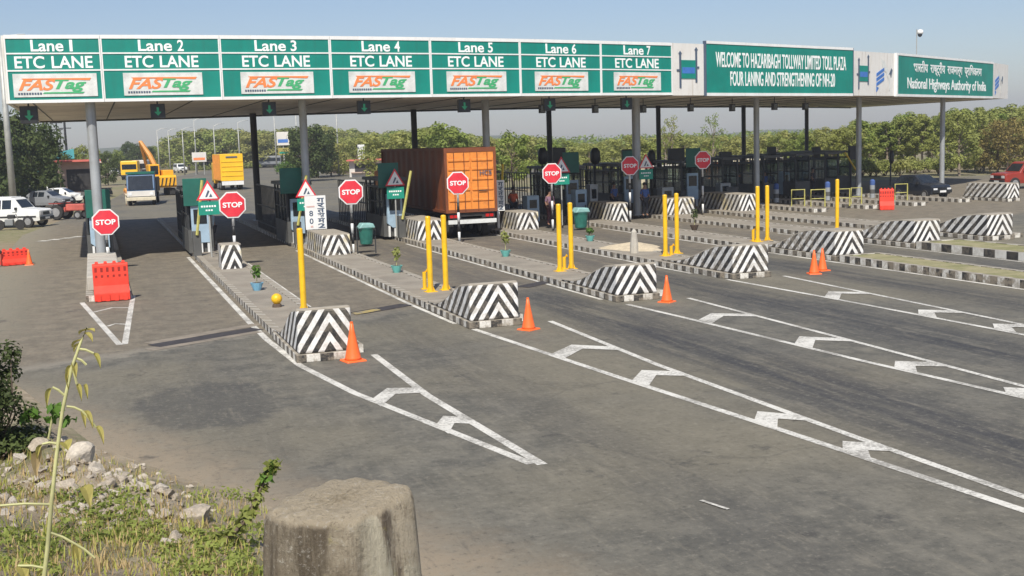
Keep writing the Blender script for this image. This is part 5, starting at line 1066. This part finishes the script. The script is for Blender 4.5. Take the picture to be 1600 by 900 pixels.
# left roadside
for k, (px, Y, top, ds) in enumerate([(8, 112, 168, 'big dark shade tree at the left edge'), (45, 120, 182, 'big dark shade tree above the parked cars'), (-25, 105, 170, 'dark shade tree cut by the left edge'), (70, 132, 205, 'dark tree beside the utility poles'), (20, 135, 180, 'dark tree behind the thick lamp mast')]):
    plant('dark', ratio(px)*Y, Y, (4.37+(233-top)/FPX*Y)/8, ds, 'dark trees on the left roadside', .85)
for k, (px, Y, top, kd) in enumerate([(112, 180, 222, 'scrub2'), (128, 190, 217, 'scrub2'), (165, 170, 228, 'dark'), (183, 250, 226, 'scrub2'), (200, 260, 215, 'dark'), (213, 255, 219, 'dark'), (227, 270, 222, 'dark'), (240, 280, 224, 'scrub2'), (100, 200, 226, 'scrub2'), (150, 220, 226, 'scrub2')]):
    plant(kd, ratio(px)*Y, Y, (4.37+(231-top)/FPX*Y)/(8 if kd == 'dark' else 5), 'dark green tree far down the left roadside', 'trees far down the left roadside', .8)
# hedge and bush in the far median
hm = MB(); 
for i in range(26): leafquads(hm, (i*.55, random.uniform(-.3, .3), .7+random.uniform(-.1, .2)), (.6, .6, .6), 60, .16)
p = at(300, 268); tag(hm.build('hedge', 'leaf_forest', loc=(p.x, p.y, 0)), 'low clipped hedge along the far road median', 'hedge')
p = at(450, 278); t = thing('round_bush', 'round bright green bush on the road median beside the dark rear column', 'bush', (p.x, p.y, 0)); m = MB(); m2 = MB()
for i in range(14): a = i*2.4; c = (1.5*math.sqrt(i/14)*math.cos(a), 1.2*math.sqrt(i/14)*math.sin(a), 1.1+.9*(1-i/14)); leafquads(m, c, (.75, .75, .6), 90, .14); limb(m2, (0, 0, 0), c, .05, .02)
m.build('foliage', 'leaf_fresh', t); m2.build('stems', 'bark', t)
# shrubs at the foot of the right wood
def make_shrub(label, group):
    t = thing('shrub', label, 'shrub', (0, 0, 0), 0, group); m = MB(); s_ = MB()
    for i in range(9): a = i*2.4; c = (.8*math.sqrt(i/9)*math.cos(a), .8*math.sqrt(i/9)*math.sin(a), .6+.5*(1-i/9)); leafquads(m, c, (.5, .5, .45), 60, .13); limb(s_, (0, 0, -.05), c, .03, .01)
    m.build('foliage', 'leaf_scrub', t); s_.build('stems', 'bark', t); return t
sh = make_shrub('low yellow-green shrub at the foot of the right-hand wood', 'shrubs at the foot of the right wood'); first = True
for k in range(48):
    px = 1180+500*(k+rd.uniform(-.5, .5))/48; Y = rd.uniform(88, 100); loc = (ratio(px)*Y, Y, 0); s_ = rd.uniform(.7, 1.3)
    if first: sh.location = loc; sh.scale = (s_,)*3; first = False
    else: dup(sh, loc, rd.uniform(0, 6), None, None, s_)
fw_ = MB(); r5 = random.Random(9)
for i in range(4200):
    a = -.12+1.0*r5.random(); dist = r5.uniform(280, 420); leafquads(fw_, (dist*math.sin(a), dist*math.cos(a), r5.uniform(.3, 4.2)), (1.6, 1.6, 1.2), 5, .55, r5)
tag(fw_.build('far_wood', 'leaf_forest'), 'hazy far-off band of scrub forest along the horizon', 'woodland', kind='stuff')

# ------------------------------------------------------------------ foreground bank
r6 = random.Random(21)
# boundary stone
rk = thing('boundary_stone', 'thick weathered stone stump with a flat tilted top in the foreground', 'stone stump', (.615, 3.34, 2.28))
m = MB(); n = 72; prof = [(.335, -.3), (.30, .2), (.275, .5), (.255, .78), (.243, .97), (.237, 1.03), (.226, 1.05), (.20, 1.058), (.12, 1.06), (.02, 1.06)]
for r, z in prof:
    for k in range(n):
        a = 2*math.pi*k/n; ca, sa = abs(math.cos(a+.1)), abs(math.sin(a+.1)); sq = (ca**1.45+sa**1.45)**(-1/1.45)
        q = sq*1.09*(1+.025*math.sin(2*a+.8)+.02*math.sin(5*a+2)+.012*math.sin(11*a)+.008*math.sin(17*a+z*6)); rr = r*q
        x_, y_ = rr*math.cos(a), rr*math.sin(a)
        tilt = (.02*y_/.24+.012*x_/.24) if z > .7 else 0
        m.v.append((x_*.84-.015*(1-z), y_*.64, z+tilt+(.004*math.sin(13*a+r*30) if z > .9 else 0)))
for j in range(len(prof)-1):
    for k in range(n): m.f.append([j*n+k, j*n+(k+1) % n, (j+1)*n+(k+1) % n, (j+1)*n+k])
m.f.append([(len(prof)-1)*n+k for k in range(n)]); m.build('stump', 'weathered_shaded_stone', rk, smooth=True)
# rubble
def rock_mesh(seed):
    q = random.Random(seed); bm = bmesh.new(); bmesh.ops.create_icosphere(bm, subdivisions=3, radius=1)
    pl = [(Vector((q.gauss(0, 1), q.gauss(0, 1), q.gauss(0, 1))).normalized(), q.uniform(.42, .75)) for _ in range(13)]
    for v in bm.verts:
        for d, k in pl:
            e = v.co.dot(d)-k
            if e > 0: v.co -= d*e
        v.co *= q.uniform(.975, 1.025); v.co.z *= .75
    me = bpy.data.meshes.new('rubble_stone'); bm.to_mesh(me); bm.free(); return me
RM = [rock_mesh(s_) for s_ in range(6)]
for i, me in enumerate(RM): me.materials.append(M['stone_light' if i % 2 else 'stone'])
big = [(125, 720, .21), (60, 703, .17), (30, 722, .14), (308, 812, .19), (250, 768, .13), (98, 770, .15), (262, 855, .10), (275, 848, .10), (150, 735, .12), (190, 745, .1), (225, 765, .1)]
def bank_hit(px, py):
    d = ray(px, py); t = 2.0
    while t < 60:
        p_ = Vector((d.x*t, d.y*t, CAMH+d.z*t))
        if p_.z < bank_z(p_.x, p_.y): return Vector((p_.x, p_.y, bank_z(p_.x, p_.y)))
        t += .04
    return p_
cnt = 0
def put_rock(x, y, s_, label, group=None):
    o = bpy.data.objects.new('rubble_stone', RM[cnt % 6]); C.objects.link(o); o.location = (x, y, bank_z(x, y)+s_*.25); o.rotation_euler = (r6.uniform(-.5, .5), r6.uniform(-.5, .5), r6.uniform(0, 6)); o.scale = (s_*r6.uniform(.8, 1.3), s_*r6.uniform(.8, 1.2), s_*r6.uniform(.7, 1)); tag(o, label, 'stone', group)
names = ['biggest pale stone at the top of the rubble heap behind the weed stalk', 'pale stone at the left of the rubble heap', 'stone near the dark bush at the left edge', 'lone pale stone at the right end of the grassy bank', 'pale stone at the road edge of the rubble', 'rounded stone just right of the weed stalk', 'small pale stone low on the bank left of the stump', 'small pale stone touching its neighbour low on the bank', 'stone in the middle of the rubble heap', 'stone on the right slope of the rubble heap', 'small stone at the right foot of the rubble heap']
for (px, py, s_), nm in zip(big, names):
    q = bank_hit(px, py); cnt += 1; put_rock(q.x, q.y, s_, nm)
for i in range(290):
    px = r6.gauss(140, 85); py = r6.gauss(765, 38)
    if not (-20 < px < 420): continue
    q = bank_hit(px, py); 
    if q.y > interp(EDGE, q.x)*.99: continue
    cnt += 1; put_rock(q.x, q.y, r6.uniform(.02, .05)+(.06*r6.random()**3), 'small grey rubble stone strewn on the bank', 'rubble stones on the bank')
# grass and low weeds on the bank
gm = MB(); gd = MB(); gw = MB()
for i in range(15000):
    px = r6.uniform(-30, 660); py = r6.uniform(700, 905)
    if py > 740 and r6.random() < .15: pass
    if 420 < px < 660 and r6.random() < .5: continue
    q = bank_hit(px, py) if i % 3 == 0 else q+Vector((r6.gauss(0, .12), r6.gauss(0, .2), 0))
    if q.y > interp(EDGE, q.x)*.97 or q.y < 2.2: continue
    dens = .5+.5*math.sin(q.x*3.1+1.3)*math.sin(q.y*1.3)
    if py < 805 and r6.random() > .18+.45*dens: continue
    if r6.random() > .5+.5*dens: continue
    z = bank_z(q.x, q.y); h = r6.uniform(.04, .13); a = r6.uniform(0, 6.28); ln = r6.uniform(.02, .08); wd = r6.uniform(.004, .008)
    d = Vector((math.cos(a), math.sin(a), 0)); s_ = Vector((-d.y, d.x, 0))*wd; b = Vector((q.x, q.y, z-.01))
    (gm if r6.random() < .5 else gd).add([b-s_, b+s_, b+s_*.6+d*ln*.5+Vector((0, 0, h*.7)), b-s_*.6+d*ln*.5+Vector((0, 0, h*.7)), b+d*ln+Vector((0, 0, h))], [(0, 1, 2, 3), (3, 2, 4)])
tag(gm.build('grass', 'grass_blade'), 'short green grass on the near bank', 'grass', kind='stuff'); tag(gd.build('dry_grass', 'leaf_dry'), 'short dry straw grass on the near bank', 'grass', kind='stuff')
for i in range(900):
    px = r6.uniform(-20, 430); py = r6.uniform(770, 905); q = bank_hit(px, py)
    if math.sin(q.x*4+2)*math.sin(q.y*1.7+.5) < -.1: continue
    leafquads(gw, (q.x, q.y, q.z+.05), (.09, .09, .05), 7, .028, r6)
tag(gw.build('ground_cover', 'leaf_forest'), 'low leafy ground cover on the near bank', 'ground cover', kind='stuff')
# dark bush at the left edge
q = bank_hit(8, 712); t = thing('dark_bush', 'dark small-leaved bush at the left edge of the bank', 'bush', q); m = MB(); s_ = MB()
for i in range(80):
    a = r6.uniform(0, 6.28); rr = r6.uniform(.02, .62); c = (rr*math.cos(a)-.2, rr*math.sin(a)*.6, r6.uniform(.05, 1.4)*(1.08-rr*.6)); leafquads(m, c, (.16, .16, .16), 170, .032, r6); limb(s_, (-.1, 0, -.05), c, .014, .005)
m.build('foliage', 'leaf_dark', t); s_.build('stems', 'bark', t)
q = bank_hit(75, 690); t = thing('green_weed', 'bright green broad-leaved weed behind the stalk', 'weed', q); m = MB()
for i in range(5): a = i*1.3; leafquads(m, (.22*math.cos(a), .1*math.sin(a), .2+.05*i), (.12, .12, .07), 16, .06, r6)
m.build('foliage', 'leaf_fresh', t); MB().tube([(0, 0, 0), (.05, 0, .2), (.1, 0, .4)], .012, 6).build('stem', 'stalk', t)
# leafy creeping branch right of the bank
pts = [bank_hit(330, 852)+Vector((0, 0, .02))]; Yb = pts[0].y
for px, py in ((360, 838), (385, 812), (402, 775), (418, 742), (430, 722)): pts.append(atY(px, py, Yb))
b0 = pts[0]; t = thing('leafy_branch', 'leafy green weed branch arching up left of the stone stump', 'weed', b0); rel = [p_-b0 for p_ in pts]
MB().tube(rel, [.022, .02, .018, .014, .01, .006], 8).build('stem', 'bark', t, smooth=True); m = MB()
for i in range(240):
    k = r6.uniform(0, 4.99); j = int(k); c = rel[j].lerp(rel[j+1], k-j); leafquads(m, c, (.07, .07, .07), 1, .045, r6)
m.build('foliage', 'leaf_forest', t)
m = MB()
for i in range(40): k = r6.uniform(3.6, 4.99); j = int(k); c = rel[j].lerp(rel[j+1], k-j); leafquads(m, c, (.06, .06, .06), 1, .05, r6)
m.build('young_leaves', 'leaf_fresh', t)
# tall weed stalk
Ys = 4.0; line = [(66, 925), (74, 860), (80, 790), (88, 715), (98, 640), (112, 575), (126, 535), (136, 512)]
pp = [atY(px, py, Ys) for px, py in line]; b0 = Vector((pp[0].x, Ys, bank_z(pp[0].x, Ys))); t = thing('weed_stalk', 'tall thin yellow-green weed stalk with wilting leaves in the foreground', 'weed', b0)
rel = [Vector((0, 0, -.05))]+[p_-b0 for p_ in pp]; MB().tube(rel, [.0085, .008, .0075, .007, .0065, .006, .0055, .0045, .003], 10).build('stem', 'stalk', t, smooth=True)
def drop_leaf(m, a, ln, wd, dirx, droop):
    a = Vector(a); n = 5; L = []; 
    for i in range(n+1):
        u = i/n; c = a+Vector((dirx*ln*u*(1-.35*u), -.01*u, -droop*ln*u*u)); w_ = wd*math.sin(math.pi*min(1, u*.9+.08)); L += [c+Vector((w_*.62, w_*.45, w_*.3)), c+Vector((0, .004, -.004)), c+Vector((-w_*.62, -w_*.45, w_*.15))]
    m.add(L, [(i*3+k, i*3+k+1, i*3+k+4, i*3+k+3) for i in range(n) for k in range(2)])
def tw(px, py): return atY(px, py, Ys)-b0
for (x0, y0, x1, y1) in [(101, 618, 82, 605), (104, 635, 128, 642), (128, 642, 150, 668), (88, 693, 66, 694), (78, 788, 0, 790), (78, 832, 118, 850), (118, 850, 148, 872), (72, 888, 28, 884), (112, 572, 120, 600), (120, 560, 135, 570), (122, 545, 146, 552)]:
    MB().tube([tw(x0, y0), tw((x0+x1)/2, (y0+y1)/2-2), tw(x1, y1)], .0042, 6).build('leaf_stalk', 'stalk', t)
ly = MB(); ld = MB()
for px, py, ln, wd, dx, dr, k in [(80, 606, .06, .014, -.4, .9, 0), (150, 666, .055, .014, .5, 1, 0), (132, 642, .06, .012, .5, .9, 0), (146, 552, .05, .012, .5, .9, 0), (136, 514, .04, .012, -.9, .3, 0), (136, 514, .035, .011, .9, .2, 0), (132, 520, .045, .012, .7, .6, 0), (128, 530, .05, .012, -.9, .4, 0), (112, 570, .05, .013, -.5, .9, 0), (114, 566, .045, .015, .2, 1, 0), (108, 580, .05, .015, -.2, 1, 0), (132, 600, .045, .01, .2, 1, 0), (60, 705, .085, .035, -.2, .9, 1), (100, 690, .05, .03, .3, .5, 0), (130, 760, .08, .03, .3, .8, 0), (0, 790, .08, .03, -.3, .9, 1), (145, 868, .075, .02, .3, 1, 1), (120, 850, .06, .018, .1, 1, 0), (30, 884, .06, .03, .4, .8, 0), (66, 694, .05, .014, -.5, .8, 0), (128, 642, .05, .012, .2, 1, 0), (118, 850, .05, .014, -.2, 1, 0), (126, 536, .045, .012, -.7, .5, 0), (120, 600, .05, .012, .3, 1, 0), (72, 888, .05, .016, -.8, .5, 0)]:
    drop_leaf(ly if not k else ld, tw(px, py), ln*1.1, wd*1.0 if not k else wd*.75, dx, dr)
ly.build('yellow_leaves', 'leaf_yellow', t); ld.build('dry_leaves', 'leaf_dry', t)
# haze
hz_ = MB().box(-900, 1700, -60, 1500, -1.5, 45); hz = hz_.build('haze', 'soil'); hz.data.materials.clear()
g = NG('haze_air'); g.t.nodes.remove(g.b); pv = g.n('ShaderNodeVolumePrincipled', {'Color': (.92, .94, 1, 1), 'Density': .00058, 'Anisotropy': .2}); g.t.links.new(pv.outputs[0], g.out.inputs['Volume']); hz.data.materials.append(g.m); tag(hz, 'pale haze in the air', 'haze', kind='stuff')
